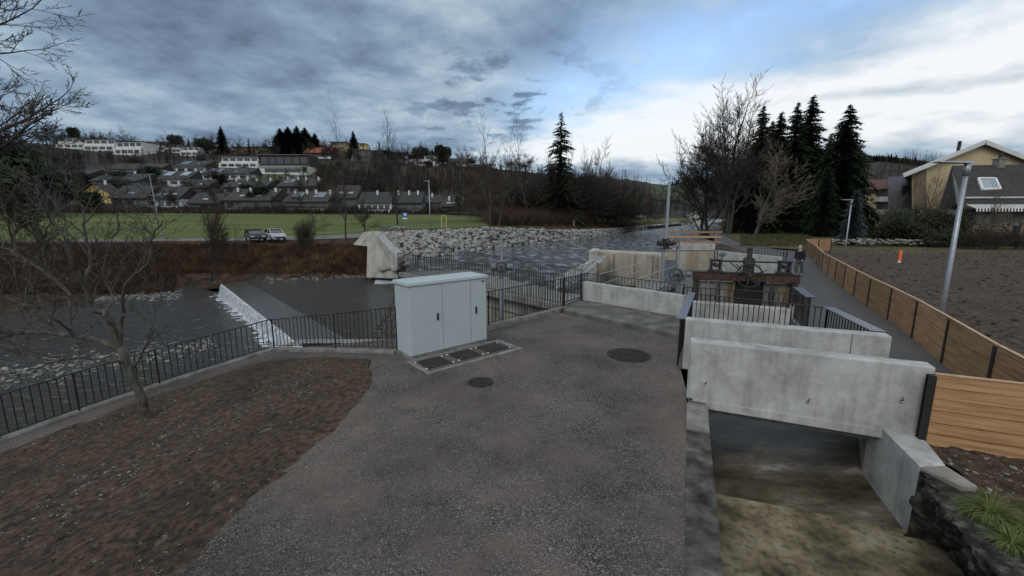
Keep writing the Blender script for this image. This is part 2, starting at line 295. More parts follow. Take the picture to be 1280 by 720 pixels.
# ---------------------------------------------------------------- lofted terrain helper
def resample(pl, n):
    pl = [Vector(p) for p in pl]; d = [0.]
    for _a, _b in zip(pl, pl[1:]): d.append(d[-1]+1)
    out = []
    for i in range(n):
        t = d[-1]*i/(n-1); k = min(int(t), len(pl)-2); f = t-k
        p0 = pl[max(k-1, 0)]; p1 = pl[k]; p2 = pl[k+1]; p3 = pl[min(k+2, len(pl)-1)]
        q = .5*((2*p1)+(p2-p0)*f+(2*p0-5*p1+4*p2-p3)*f*f+(3*p1-p0-3*p2+p3)*f**3)
        out.append(q)
    return out
def loft(rows, n, m, amp=0., fs=1., sm=True):
    rr = [resample(r, n) for r in rows]; out = []
    for i in range(len(rr)-1):
        for k in range(m if i < len(rr)-2 else m+1):
            t = k/m
            out.append([a.lerp(b, t) for a, b in zip(rr[i], rr[i+1])])
    if amp:
        for r in out[1:-1]:
            for p in r: p.z += amp*fbm(p.x*fs, p.y*fs)
    mb = MB(); mb.grid(out); return mb

# ================================================================ NEAR GROUND
KERB = [Vector((-19.,1.2,-2.9)), Vector((-14.4,5.2,-2.15)), Z(0,552,-1.6), Z(100,516,-1.5), Z(200,482,-1.3), Z(343,437,-1.0), Z(420,438.5,-.5), Z(497,441,0), Vector((-2.75,10.75,0))]
K2 = [Vector((-2.75,10.75,0)), Z(611,412), Z(703,388)]
CP = [(3,.5,0),(3,5,0),(4,12,0),(-.5,3,0),(-1.5,7,0),(0,8,0),(0,13,0),(2,16,0),(-2.6,4,-.12),(-3.4,3,-.3),(-2.6,7,-.08),(-3.2,9,-.08),(-4.2,9.6,-.28),(-7,9,-.95),(-20,-3,-3.2),(-5,0,-.7),(-11,3,-1.75),(8,5,0),(2,-4,0)] + [tuple(k) for k in KERB]
import numpy as np
_A = np.array(CP); _n = len(CP)
def _tps(r2): return np.where(r2 > 0, .5*r2*np.log(r2+1e-12), 0)
_K = _tps(((_A[:,None,:2]-_A[None,:,:2])**2).sum(-1))+np.eye(_n)*.4
_P = np.c_[np.ones(_n), _A[:,:2]]
_w = np.linalg.solve(np.block([[_K,_P],[_P.T,np.zeros((3,3))]]), np.r_[_A[:,2],0,0,0])
def zg(x, y):
    r2 = (_A[:,0]-x)**2+(_A[:,1]-y)**2
    z = float((_tps(r2)*_w[:_n]).sum()+_w[_n]+_w[_n+1]*x+_w[_n+2]*y)
    k = min(1, max(0, (x+3.2)/1.6)); return z*(1-k)+0*k
def on(u, v):                                   # point of near ground under a pixel
    r = ray(u, v); t = 2.
    for i in range(3000):
        p = Vector((r.x*t, r.y*t, CAMZ+r.z*t))
        if p.z <= zg(p.x, p.y): return p
        t += .01
    return p
EDGE = KERB[:-1] + [Vector((-.72,12.66,0)), Vector((1.86,15.31,0))]
Lp = resample(EDGE, 90)
RIGHT = [Vector((1.2,-2,0)), Vector((1.3,1,0)), Vector((1.74,3.62,0)), Vector((3.28,7.47,0)), Vector((3.9,9.6,0)), Vector((4.75,11.6,0)), Vector((1.86,14.85,0)), Vector((1.86,15.28,0))]
Rp = resample(RIGHT, 90)
rows = []
for a, b in zip(Lp, Rp):
    row = []
    for k in range(70):
        t = k/69; x = a.x+(b.x-a.x)*t; y = a.y+(b.y-a.y)*t
        row.append(Vector((x, y, zg(x, y)+.006*fbm(x*3, y*3))))
    rows.append(row)
pz = MB(); pz.grid(rows); reg(pz)
tag(pz.build('gravel_ground', M['gravel'], smooth=True), kind='structure')
# soil bed
SE = [on(465,452), on(466,478), on(452,505), on(425,535), on(392,568), on(352,602), on(305,645), on(262,688), on(230,722), Vector((-4.0,1.5,zg(-4,1.5))), Vector((-5,-2,zg(-5,-2)))]
SK = [on(440,449), on(400,447), on(345,449), on(290,462), on(200,491), on(100,526), on(0,563), Vector((-14.2,5.0,0)), Vector((-15.5,3,0)), Vector((-17,0,0)), Vector((-17,-2,0))]
a = resample(SE, 170); b = resample(SK, 170); rows = []
for i, (p, q) in enumerate(zip(a, b)):
    row = []
    for k in range(150):
        t = k/149; x = p.x+(q.x-p.x)*t; y = p.y+(q.y-p.y)*t
        e = min(t, 1-t)*min(1, i/10+.02)
        jx = .10*fbm(x*1.2, y*1.2, 3)+.03*fbm(x*5, y*5, 5)
        x += jx*(1-min(1, e*8)); y += jx*(1-min(1, e*8))
        h = min(1, e*14)
        row.append(Vector((x, y, zg(x, y)-.012+h*(.05+.045*fbm(x*1.3, y*1.3, 9)+.016*fbm(x*6, y*6, 4, 5)))))
    rows.append(row)
sb = MB(); sb.grid(rows); reg(sb)
tag(sb.build('soil_bed', M['gravel_soil'], smooth=True), kind='structure')
# ---- kerbs with railings
def kerb(pts, w, h, name='kerb'):
    mb = MB()
    for i, (a, b) in enumerate(zip(pts, pts[1:])):
        d = (b-a).normalized(); mb.beam(a-d*.02+Vector((0,0,h/2-.3-i*.001)), b+d*.02+Vector((0,0,h/2-.3-i*.001)), w, h+.6)
    return tag(mb.build(name, M['concrete_edge'], bevel=.012), kind='structure')
kerb(KERB, .24, .07); kerb(K2, .22, .14)
# retaining wall under the kerb
mb = MB(); W = KERB+K2[1:]; oo = []
for i, p in enumerate(W):
    d = (W[min(i+1, len(W)-1)]-W[max(i-1, 0)]); d.z = 0; d.normalize(); nrm = Vector((-d.y, d.x, 0)); oo.append(p+nrm*.13)
mb.grid([[Vector((p.x, p.y, p.z-.1)) for p in oo], [Vector((p.x+.02, p.y+.1, -6)) for p in oo]])
tag(mb.build('retaining_wall_face', M['concrete_dark']), kind='structure')

BAR = MB().box((0,0,.5), (.017,.017,1.)).build('bar', M['rail']); BARM = BAR.data; bpy.data.objects.remove(BAR)
def railing(pts, h, sp, label, group=None, cap=None, posts=True, m='rail', hs=None, nmax=100, post_w=.045, bars=True, mid=False, base=.0, bw=1.):
    pts = [Vector(p) for p in pts]; hs = hs or [h]*len(pts)
    t = thing('railing', pts[0], label, 'railing', group)
    mb = MB(); bb = MB()
    for i, (a, b) in enumerate(zip(pts, pts[1:])):
        d = (b-a).normalized()*.015
        mb.beam(a+Vector((0,0,hs[i]))-d, b+Vector((0,0,hs[i+1]))+d, .05, .022)
        bb.beam(a+Vector((0,0,base+.09)), b+Vector((0,0,base+.09)), .03, .014)
        if mid: bb.beam(a+Vector((0,0,hs[i]*.55)), b+Vector((0,0,hs[i+1]*.55)), .035, .03)
    mb.build('handrail', M[m], t); bb.build('bottom_rail', M[m], t)
    if cap:
        for i0 in cap[1]:
            a, b = pts[i0], pts[i0+1]
            MB().beam(a+Vector((0,0,hs[i0]+.024)), b+Vector((0,0,hs[i0+1]+.024)), cap[0], .02).build('rail_cap', M['cap'], t)
    n = 0
    for i, (a, b) in enumerate(zip(pts, pts[1:])):
        L_ = (b-a).length; k = max(1, round(L_/sp))
        for j in range(k+1):
            if j == 0 and i > 0: continue
            p = a.lerp(b, j/k); hh = hs[i]+(hs[i+1]-hs[i])*j/k
            if posts and j in (0, k):
                MB().box(p+Vector((0,0,hh/2-.02)), (post_w*.75,post_w*.75,hh-.02+.04)).build('post', M[m], t)
            elif bars and n < nmax:
                inst('bar', BARM if m == 'rail' else BARM, t, p+Vector((0,0,base+.08)), sc=(bw,bw,hh-base-.08)); n += 1
    return t
up = Vector((0,0,.06))
railing([p+up for p in KERB[1:6]], 1.0, .155, 'long dark bar railing above the downstream river beside the soil bed', hs=[1.0]*5)
railing([p+up for p in KERB[5:8]], 1.0, .2, 'dark bar railing rising from the corner to the pale cabinet', hs=[.98,1.06,1.14])
railing([p+Vector((0,0,.13)) for p in K2[1:]], 1.06, .15, bw=1.2, label='dark bar railing between the pale cabinet and the small gate')
railing([p+Vector((0,0,.13)) for p in (Vector((-2.6,10.88,0)), K2[1])], 1.06, .16, 'short dark bar railing hidden behind the pale cabinet')

# ================================================================ CABINET
FL = Z(513.7,451); FR = Z(609.5,428); dx = (FR-FL).normalized(); dy = Vector((-dx.y, dx.x, 0)); AZ = math.atan2(dx.y, dx.x); WID = (FR-FL).length; DEP = .8; HH = 1.9
def cab(a, b, z): return FL+dx*a+dy*b+Vector((0,0,z))
t = thing('electrical_cabinet', cab(WID/2, DEP/2, 0), 'pale blue-grey three-door electrical cabinet standing on the gravel beside the railing', 'cabinet')
MB().box(cab(WID/2,DEP/2,.045), (WID-.02,DEP-.02,.09), AZ).build('plinth', M['concrete_edge'], t, bevel=.006)
MB().box(cab(WID/2,DEP/2,.95), (WID-.04,DEP-.04,1.72), AZ).build('housing', M['cabinet'], t, bevel=.008)
mb = MB(); mb.box(cab(WID/2,DEP/2,1.845), (WID+.05,DEP+.06,.055), AZ); mb.box(cab(WID/2,DEP/2,1.885), (WID+.01,DEP+.02,.03), AZ)
mb.build('lid', M['cabinet'], t, bevel=.01)
dd = [.03, WID*.395, WID*.765, WID-.03]
for i in range(3):
    a, b = dd[i]+.006, dd[i+1]-.006
    d = MB().box(cab((a+b)/2, .008, .95), (b-a, .03, 1.68), AZ).build('door', M['cabinet'], t, bevel=.004)
    if i != 1:
        hx = b-.14 if i == 0 else a+.16
        MB().box(cab(hx, -.017, .98), (.045,.022,.19), AZ).build('handle', M['black'], d)
    for hz in (.3, .95, 1.6):
        MB().tube([cab(a+.012 if i < 2 else b-.01, -.009, hz-.03), cab(a+.012 if i < 2 else b-.01, -.009, hz+.03)], .007, 6).build('hinge', M['cabinet'], d)
MB().box(cab(WID-.14,-.012,1.74), (.11,.012,.028), AZ).build('nameplate', M['black'], t)
# cable pit
PA = .55
t = thing('cable_pit', cab(WID/2, -.5, 0), 'concrete framed pit with three dark cover plates in front of the cabinet', 'cable pit')
fr = MB()
for a, b, w, l in ((WID/2+.1,-1.02,WID+.5,.11),(WID/2+.1,-.07,WID+.5,.09)): fr.box(cab(a,b,.006), (w,l,.04), AZ)
for a in (-.09, WID+.295): fr.box(cab(a,-.545,.006), (.11,.84,.04), AZ)
fr.build('frame', M['concrete_edge'], t, bevel=.004)
MB().box(cab(WID/2+.1,-.545,-.004), (WID+.26,.84,.02), AZ).build('pit_bed', M['asphalt'], t)
for i in range(3):
    c = .36+i*.88
    p = MB().box(cab(c,-.5,.014), (.62,.58,.022), AZ).build('cover_plate', M['manhole'], t, bevel=.004)
    for sx in (-.36, .36):
        for sy in (-.27, .27):
            MB().tube([cab(c+sx,-.5+sy,.012), cab(c+sx,-.5+sy,.03)], .022, 8).build('bolt', M['white_paint'], t)
def manhole(c, r, label):
    t = thing('manhole_cover', c, label, 'manhole cover')
    MB().tube([c+Vector((0,0,-.02)), c+Vector((0,0,.012))], r, 40).build('frame', M['manhole'], t)
    lid = MB(); lid.tube([c+Vector((0,0,.0)), c+Vector((0,0,.018))], r*.9, 40)
    k = int(r*2/.045)
    for i in range(k):
        x = -r*.8+i*(1.6*r/(k-1)); hl = math.sqrt(max(0, (r*.84)**2-x*x))
        if hl > .03: lid.beam(c+Vector((x,-hl,.021)), c+Vector((x,hl,.021)), .014, .008); lid.beam(c+Vector((-hl,x,.0205)), c+Vector((hl,x,.0205)), .014, .007)
    lid.build('lid', M['manhole'], t)
manhole(Z(786,444), .54, 'large round iron manhole cover in the gravel near the concrete step')
manhole(Z(601,478), .275, 'small round iron manhole cover in the gravel in front of the cabinet')

# ================================================================ RIGHT GROUND / PATH
def sheet(name, poly, z, m, kind='structure', res=None):
    mb = MB(); mb.add([(p[0], p[1], z if len(p) < 3 or z is not None else p[2]) for p in poly], [tuple(range(len(poly)))])
    reg(mb); return tag(mb.build(name, m), kind=kind)
PATHL = [(7.25,8.1),(8.5,11.9),(8.65,12.2),(9.5,13.9),(11,16.5),(15.9,24.5),(18.2,28.),(19.,33.),(22.,45.),(29.5,62.),(41,90),(60,130),(90,190),(150,300)]
PATHR = [(8.,5.3),(10.6,10.25),(11.9,12.48),(13.11,14.56),(14.51,16.84),(17.05,21.1),(20.63,27.48),(27.25,38.37),(27.8,40.),(27.4,46.),(33,60),(44,88),(63,128),(93,188),(153,298)]
mb = MB(); n = 120; a = resample([Vector((*p,0)) for p in PATHL], n); b = resample([Vector((*p,0)) for p in PATHR], n)
mb.grid([[p.lerp(q, k/8) for k in range(9)] for p, q in zip(a, b)]); reg(mb)
tag(mb.build('path', M['asphalt']), kind='structure')
# ground right of the path (soil plot) with clods
rows = []
fl = resample([Vector((*p,0)) for p in [(7.2,3.8),(8.2,5.4)]+PATHR[1:8]], 160)
for i, p in enumerate(fl):
    row = []
    for k in range(150):
        t = (k/149)**1.5; x = p.x+.06+t*75; y = p.y+t*4
        row.append(Vector((x, y, -.01+max(-.14, .07*fbm(x*1.6, y*1.6, 2)+.10*fbm(x*.35, y*.35, 7)+.04*fbm(x*5, y*5))*min(1, k/3))))
    rows.append(row)
mb = MB(); mb.grid(rows); reg(mb); tag(mb.build('soil_plot', M['field_soil'], smooth=True), kind='structure')
# general ground on the right, behind
sheet('ground', [(19,33.),(22,45),(29.5,62),(41,90),(60,130),(90,190),(150,300),(260,520),(900,520),(900,-10),(25,-10),(8.1,-10),(8.1,5.2),(9.5,8.2),(12,12.5),(17.1,21.),(20.8,27.4),(27.5,38.5)][:], -.22, M['verge'])
# grass verge left of tree row (between path and spruces)
mb = MB(); vg = [Z(903,292), Z(927,304), Z(960,309.5), Z(1000,312.5), Z(1017,313)]; vh = [Z(905,289.5), Z(930,291), Z(960,292), Z(1000,293), Z(1015,296)]
a = resample(vg, 30); b = resample(vh, 30); mb.grid([[p.lerp(q, k/12)+Vector((0,0,.05+.08*fbm(p.x, k))) for k in range(13)] for p, q in zip(a, b)]); reg(mb)
tag(mb.build('grass_verge', M['verge'], smooth=True), kind='structure')

# ================================================================ WOODEN FENCES
def fence(pts, h, sp, label, mats, boards, seed, post_h=None, z0=-.05):
    rnd = random.Random(seed); pts = [Vector((p[0], p[1], 0)) for p in pts]
    seg = [0.]
    for a, b in zip(pts, pts[1:]): seg.append(seg[-1]+(b-a).length)
    def at(s):
        for i in range(len(pts)-1):
            if s <= seg[i+1] or i == len(pts)-2: return pts[i].lerp(pts[i+1], (s-seg[i])/(seg[i+1]-seg[i]))
    n = max(1, round(seg[-1]/sp)); t = thing('board_fence', pts[0], label, 'fence')
    for i in range(n):
        a = at(seg[-1]*i/n); b = at(seg[-1]*(i+1)/n); d = (b-a).normalized(); nn = Vector((-d.y, d.x, 0))
        a2 = a+d*.035; b2 = b-d*.035; zt = h
        k = boards; hs = [h/k*(1+rnd.uniform(-.12,.12)) for _ in range(k)]; tot = sum(hs); z = z0
        pn = MB()
        for j in range(k):
            bh = hs[j]/tot*(h-z0); w = .045+rnd.uniform(-.004,.004)
            pn.beam(a2+Vector((0,0,z+bh/2)), b2+Vector((0,0,z+bh/2)), w, bh-.013); z += bh
        me = pn.build('board_panel', M[rnd.choice(mats)], t, off=a)
        me.location = a-OFF[t.name]; OFF[me.name] = a
        MB().beam(a2+Vector((0,0,h+.010)), b2+Vector((0,0,h+.010)), .06, .018).build('top_edge', M['woodcap'], t)
    for i in range(n+1):
        a = at(seg[-1]*i/n); p = MB(); e = at(min(seg[-1], seg[-1]*i/n+.01)); q = at(max(0, seg[-1]*i/n-.01)); d = (e-q).normalized(); az = math.atan2(d.y, d.x)
        for s_ in (-1, 1): p.box(a+Vector((-d.y, d.x, 0))*s_*.04+Vector((0,0,h/2-.15)), (.10,.012,h+.26), az)
        p.box(a+Vector((0,0,h/2-.15)), (.012,.07,h+.25), az)
        p.build('steel_post', M['rail'], t)
FP = [(8.05,5.48),(8.86,7.03),(9.58,8.26),(11.1,10.73),(12.38,12.95),(13.34,14.82),(14.26,16.6),(16.39,20.37),(20.04,26.87),(24.3,33.5),(27.5,38.9)]
FP = [(a*.985, b) for a, b in FP]
fence(FP, 1.1, 2.35, 'long brown board fence curving along the right side of the path', ['wood','wood','wood2'], 3, 3)
fence([(27.25,39.),(28.6,41.5),(31.5,42.)], 1.1, 1.6, 'short fence return at the far end of the long board fence', ['wood'], 3, 5)
fence([(6.42,6.16),(8.1,5.42)], 1.1, 1.9, 'honey coloured six-board fence joined to the front parapet', ['wood2'], 6, 4)

# ================================================================ CHANNEL, PARAPETS
def seal(mb): return mb
p1a = Vector((3.36,7.71,0)); p1b = Vector((6.60,6.28,0)); pd = (p1b-p1a).normalized(); pn = Vector((-pd.y, pd.x, 0))
PTH = .30
def parapet(a, b, th, zt, zb, label, lip=True, joint=None):
    d = (b-a).normalized(); nrm = Vector((-d.y, d.x, 0)); t = thing('parapet_wall', a, label, 'parapet')
    q = [a, b, b+nrm*th, a+nrm*th]
    MB().prism([(p.x, p.y) for p in q], zb, zt).build('wall', M['concrete'], t, bevel=.025)
    if lip:
        c = a+d*.12-nrm*.03; e = b-d*.25-nrm*.03
        MB().prism([(p.x, p.y) for p in (c, e, e+nrm*.3, c+nrm*.3)], zb-.14, zb+.02).build('slab_edge', M['concrete'], t, bevel=.01)
        for s_, z_ in ((.09,.35),(.55,.3),(.90,.55)):
            p = a.lerp(b, s_)-nrm*.004; k = MB()
            for dx_, dz_, w_, h_ in ((0,0,.05,.014),(.012,.03,.012,.05),(-.015,-.035,.03,.01),(.01,-.05,.012,.014)): k.box(p+d*dx_+Vector((0,0,z_+dz_)), (w_,.006,h_), math.atan2(d.y, d.x))
            k.build('anchor_mark', M['black'], t)
    if joint:
        for s_ in joint:
            p = a.lerp(b, s_)-nrm*.002; MB().box(p+Vector((0,0,(zt+zb)/2)), (.014,.006,zt-zb-.03), math.atan2(d.y, d.x)).build('joint', M['concrete_dark'], t)
    return t
parapet(p1a, p1b, PTH, 1.15, 0.0, 'front pale concrete parapet over the drained mill channel')
p2a = Vector((3.95,9.38,0)); p2b = Vector((7.42,7.98,0))
parapet(p2a, p2b, .3, 1.15, -.1, 'rear pale concrete parapet behind the front one, with a joint near its right end', False, [.83])
# bridge deck
mb = MB(); mb.prism([(3.5,8.0),(6.72,6.57),(7.3,8.0),(3.9,9.36)], -.35, -.02); tag(mb.build('bridge_deck', M['concrete_edge']), kind='structure')
# channel walls and floor
def wall(name, label, line, th, zt, zb, m, cat='wall', side=1, bevel=.015):
    t = MB(); line = [Vector((p[0], p[1], 0)) for p in line]; off = []
    for i, p in enumerate(line):
        d = (line[min(i+1, len(line)-1)]-line[max(i-1, 0)]).normalized(); off.append(p+Vector((-d.y, d.x, 0))*th*side)
    t.prism([(p.x, p.y) for p in line]+[(p.x, p.y) for p in off[::-1]], zb, zt)
    o = t.build(name, M[m], bevel=bevel); tag(o, label, cat); return o
wall('channel_wall', 'dark weathered left wall of the drained channel beside the gravel', [(1.0,0.6),(2.08,3.62),(3.20,6.35)], .36, .005, -2, 'dark_top')
wall('cap_block', 'pale concrete cap at the left foot of the front parapet', [(3.21,6.38),(3.62,7.35)], .36, .03, -2, 'concrete_edge')
wall('channel_wall', 'left channel wall running on under the bridge', [(3.64,7.40),(4.1,9.5),(5.4,12.9),(5.6,13.6)], .3, -.02, -2, 'concrete_dark')
# right wall: new concrete piece
t = MB(); t.prism([(5.71,5.42),(5.98,6.17),(6.25,6.9),(7.4,8.4),(8.45,12.5),(8.8,12.4),(7.75,8.3),(6.62,6.6),(6.42,6.05),(6.1,5.45)], -2, .03)
cwo = tag(t.build('channel_wall', M['concrete'], bevel=.015), 'pale new concrete right wall of the drained channel under the front parapet', 'wall')
MB().prism([(5.713,5.417),(6.098,5.447),(6.05,4.98),(5.84,4.98)], -.3, .024).build('wall_cap', M['concrete_old'], cwo, off=Vector((0,0,0)), bevel=.015)
# old stone wall
base_t = [Vector((5.68,5.38,0)), Z(1177,622), Z(1204,672), Z(1258,722), Vector((3.9,1.6,0))]
inner = resample([p+Vector((0,0,-.02)) for p in base_t], 110); bot = resample([Vector((5.60,5.34,-1.2)), Z(1160,682,-1.1), Z(1212,722,-1.1), Vector((4.5,3.2,-1.2)), Vector((3.5,1.4,-1.2))], 110)
rows = []
for i, (p, q) in enumerate(zip(inner, bot)):
    r = [p+Vector((.75,-.1,-.05))]
    for k in range(40):
        x = p.lerp(q, k/39); x = x+Vector((1,-.4,0))*(.10*fbm(x.x*3, x.y*3, x.z*3)+.05*fbm(x.x*11, x.y*11, x.z*11))*(1 if 0 < i else 0); r.append(x)
    rows.append(r)
mb = MB(); mb.grid(rows); tag(mb.build('old_stone_wall', M['old_stone'], smooth=True), 'dark mossy old stone wall at the lower right edge of the channel', 'wall')
# soil right of channel
rows = []
L1 = resample([Vector((6.38,6.1,0)), Vector((6.05,4.98,0)), Vector((5.75,4.6,0)), Vector((5.4,3.9,0)), Vector((4.9,2.6,0)), Vector((4.6,1,0))], 60)
L2 = resample([Vector((8.3,5.4,0)), Vector((8.3,5.2,0)), Vector((8.4,4.7,0)), Vector((8.4,3.9,0)), Vector((8.4,2.4,0)), Vector((8.4,0,0))], 60)
for p, q in zip(L1, L2):
    rows.append([Vector((p.x+(q.x-p.x)*k/39, p.y+(q.y-p.y)*k/39, -.03+.05*fbm(p.x*2+k*.2, p.y*3)+.03*fbm(p.x*8+k*.5, p.y*9))) for k in range(40)])
mb = MB(); mb.grid(rows); reg(mb); tag(mb.build('soil_corner', M['gravel_soil'], smooth=True), kind='structure')
# floor
mb = MB(); mb.prism([(1.2,0.5),(5.6,.5),(6.5,5.2),(Z(1122,662,-1.02).x+.4, Z(1122,662,-1.02).y-.1),(Z(905,614,-1.02).x-.6, Z(905,614,-1.02).y+.1)], -2, -1.02)
tag(mb.build('channel_floor', M['channel_floor'], bevel=.01), kind='structure')
mb = MB(); mb.prism([(1.5,3.),(5.9,3.),(6.3,6.9),(7.7,8.5),(8.8,13),(5.2,13.9),(4.0,9.7),(3.2,6.)], -2, -1.06)
tag(mb.build('wet_channel_floor', M['wet_floor']), kind='structure')
# railing round the open channel
railing([(3.93,9.6,0),(5.59,12.95,0)], 1.08, .13, 'dark railing on the gravel side of the open channel, seen edge-on with flat grey cap', cap=(.20,[0]))
railing([(5.62,12.95,0),(8.29,10.88,0)], 1.08, .13, 'front dark bar railing across the channel before the white wall')
railing([(8.29,10.88,0),(7.61,8.5,0)], 1.08, .15, 'dark railing with wide grey cap between channel and path', cap=(.26,[0]))
mb = MB(); mb.beam((5.5,13.05,-.1),(8.4,10.8,-.1),.2,.2); tag(mb.build('beam', M['concrete_edge']), 'concrete beam carrying the front railing across the channel', 'beam')
wall('channel_wall', 'white concrete wall closing the channel below the second railing', [(5.65,13.8),(8.45,12.55)], .3, .66, -2, 'concrete', side=1)
railing([(5.72,13.95,.66),(8.5,12.75,.66),(8.75,12.5,.66)], .46, .14, 'second low dark railing standing on the white concrete wall')
railing([(8.75,12.2,0),(9.5,13.9,0)], 1.08, .15, 'short dark railing with grey cap next to the timber sluice beam', cap=(.26,[0]))

# plaza low wall with railing, step
wl = [Y(727,352,16.7), Y(853,370,13.8)]
wall('low_wall', 'pale concrete low wall behind the step at the back of the gravel', [(2.78,16.7),(5.66,13.76)], .3, .85, -2, 'concrete', side=1)
mb = MB(); jp = Vector((2.78,16.7,0)).lerp(Vector((5.66,13.76,0)), .22)
railing([(2.9,16.85,.85),(5.75,13.95,.85)], .34, .14, 'low dark railing along the top of the low concrete wall', base=-.03)
mb = MB(); mb.prism([(1.86,14.8),(4.78,11.58),(5.62,13.72),(2.78,16.66),(1.9,15.4)], -1, .14)
o = tag(mb.build('step', M['concrete_dark'], bevel=.015), 'long concrete step in front of the low wall', 'step')
# gate
gp = [Vector((1.95,15.55,.14)), Vector((2.75,16.6,.14))]
t = thing('gate', gp[0], 'small dark bar gate at the left end of the low concrete wall', 'gate')
d = (gp[1]-gp[0]); fr = MB()
for zz in (.12, 1.02): fr.beam(gp[0]+Vector((0,0,zz)), gp[1]+Vector((0,0,zz)), .035, .03)
fr.beam(gp[0]+Vector((0,0,.62)), gp[0].lerp(gp[1],.5)+Vector((0,0,.42)), .03, .02); fr.beam(gp[0]+Vector((0,0,1.0)), gp[0].lerp(gp[1],.5)+Vector((0,0,.72)), .03, .02)
fr.build('frame', M['rail'], t)
for i, s_ in enumerate((0, 1)): MB().box(gp[s_]+Vector((0,0,.53)), (.07,.07,1.1)).build('post', M['rail'], t)
for i in range(1, 5): inst('bar', BARM, t, gp[0]+d*i/5+Vector((0,0,.12)), sc=(1.3,1.3,.9))

# ================================================================ RIVER
def flat(name, poly, z, m):
    mb = MB(); mb.add([(p[0], p[1], z) for p in poly], [tuple(range(len(poly)))]); return tag(mb.build(name, m), kind='structure')
CA = Z(283,360,-3.3); CB = Z(385,440,-3.3); cd = (CB-CA).normalized(); CB2 = CB+cd*9; CA2 = CA-cd*3
cn = Vector((-cd.y, cd.x, 0))           # points upstream or down?
if cn.x < 0: cn = -cn
flat('downstream_water', [(-140,-20), (-4,-20), (CB2.x,CB2.y), (CA2.x,CA2.y), (-60,60), (-140,60)], -4.2, M['water_down'])
flat('pool_water', [(CB2.x,CB2.y),(CA2.x,CA2.y),(-25,52),(-8,52),(3,30),(3,12)], -3.32, M['water_pool'])
# sill of the weir
mb = MB(); s1 = [CA2, CB2]; wdt = 2.3
mb.prism([(CA2.x,CA2.y),(CB2.x,CB2.y),((CB2+cn*wdt).x,(CB2+cn*wdt).y),((CA2+cn*wdt).x,(CA2+cn*wdt).y)], -6, -3.27)
t = mb.build('weir_sill', M['sill_water'], bevel=.08); tag(t, 'long concrete weir sill with a thin sheet of water across the river', 'weir')
# falling sheet and foam
rows = []
for i in range(420):
    p = CA2.lerp(CB2, i/419); r = []
    for k in range(60):
        s_ = k/59
        if s_ < .12: x = p-cn*(.30*s_/.12); z = -3.262-.88*(s_/.12)**1.7+.015*fbm(p.x*4, p.y*4)
        else:
            q_ = (s_-.12)/.88; x = p-cn*(.30+1.5*q_)
            lx = x.dot(cd)*1.9; ly = x.dot(cn)*1.3
            z = -4.165-.10*q_**.6+.07*fbm(lx, ly, 2, 5)*(1-.3*q_)+.03*fbm(lx*3, ly*3, 5, 3)
        r.append(Vector((x.x, x.y, z)))
    rows.append(r)
mb = MB(); mb.grid(rows); tag(mb.build('foam', M['foam'], smooth=True), 'white water falling over the weir sill', 'white water', kind='stuff')
# upper river
flat('river_water', [(2.2,16.5),(-7,26.8),(-9.6,40.0),(-11.2,46),(-14,50),(-12,60),(10,100),(60,200),(170,420),(260,420),(150,250),(80,150),(44,100),(29,60),(17,33.6),(12,34.2),(9,24.6),(5,17.2)], -.95, M['water_up'])
# spill at the far end of the dam
rows = []
for i in range(34):
    r = []
    for k in range(16):
        p = Z(466+i, 347.5+k*.5, -3.3); e_ = min(i/8, (33-i)/4, k/4, (15-k)/5, 1); r.append(Vector((p.x, p.y, -3.36+.12*max(0, e_)+.05*fbm(p.x*2, p.y*2))))
    rows.append(r)
mb = MB(); mb.grid(rows); tag(mb.build('foam', M['foam'], smooth=True), 'small patch of white water beside the old concrete abutment', 'white water', kind='stuff')
# dam wall
def dam(a, b, zt, zb, th, m, name, label):
    a = Vector(a); b = Vector(b); d = (b-a).normalized(); n_ = Vector((-d.y, d.x, 0))*th
    mb = MB(); mb.prism([(a.x,a.y),(b.x,b.y),((b+n_).x,(b+n_).y),((a+n_).x,(a+n_).y)], zb, zt)
    return tag(mb.build(name, M[m], bevel=.02), label, 'wall')
dam((2.4,17.0,0), (-7.0,27.0,0), -.55, -5, -1.0, 'concrete_dark', 'dam_wall', 'dark concrete weir wall under the footbridge')
dam((-7.1,27.2,0), (-10.6,42.,0), -1.75, -5, -1.0, 'concrete_dark', 'dam_wall', 'lower dark concrete weir wall between footbridge and abutment')
# footbridge deck and piers
A0 = Vector((2.0,16.2,0)); A1 = Vector((-6.98,25.86,0)); B0 = Vector((3.0,17.9,0)); B1 = Vector((-2.8,27.0,0))
t = thing('footbridge', A0, 'narrow concrete footbridge crossing above the weir wall', 'footbridge')
MB().prism([(A0.x,A0.y),(A1.x,A1.y),(B1.x,B1.y),(B0.x+.0,B0.y)], -.28, 0.).build('deck', M['concrete_edge'], t, bevel=.02)
for s_ in (.28, .62, .97):
    p = A0.lerp(A1, s_); MB().box((p.x+.9,p.y+.9,-2.6), (.5,1.6,4.6), math.atan2(9.66,-8.98)+math.pi/2).build('pier', M['concrete_old'], t)
MB().prism([(A0.x+.3,A0.y+.4),(A1.x+.5,A1.y+.3),(A1.x+1.2,A1.y+1.0),(A0.x+1,A0.y+1.1)], -3.1, -.3).build('weir_panel', M['concrete_old'], t)
up = Vector((0,0,0))
railing([A0, A1], 1.17, .135, bw=1.35, label='near dark railing of the footbridge running from the gate to the river')
railing([B0, B1], 1.17, .15, bw=1.35, label='far dark railing of the footbridge on the upstream side')
railing([A1, B1], 1.17, .13, bw=1.5, label='end railing closing the river end of the footbridge')
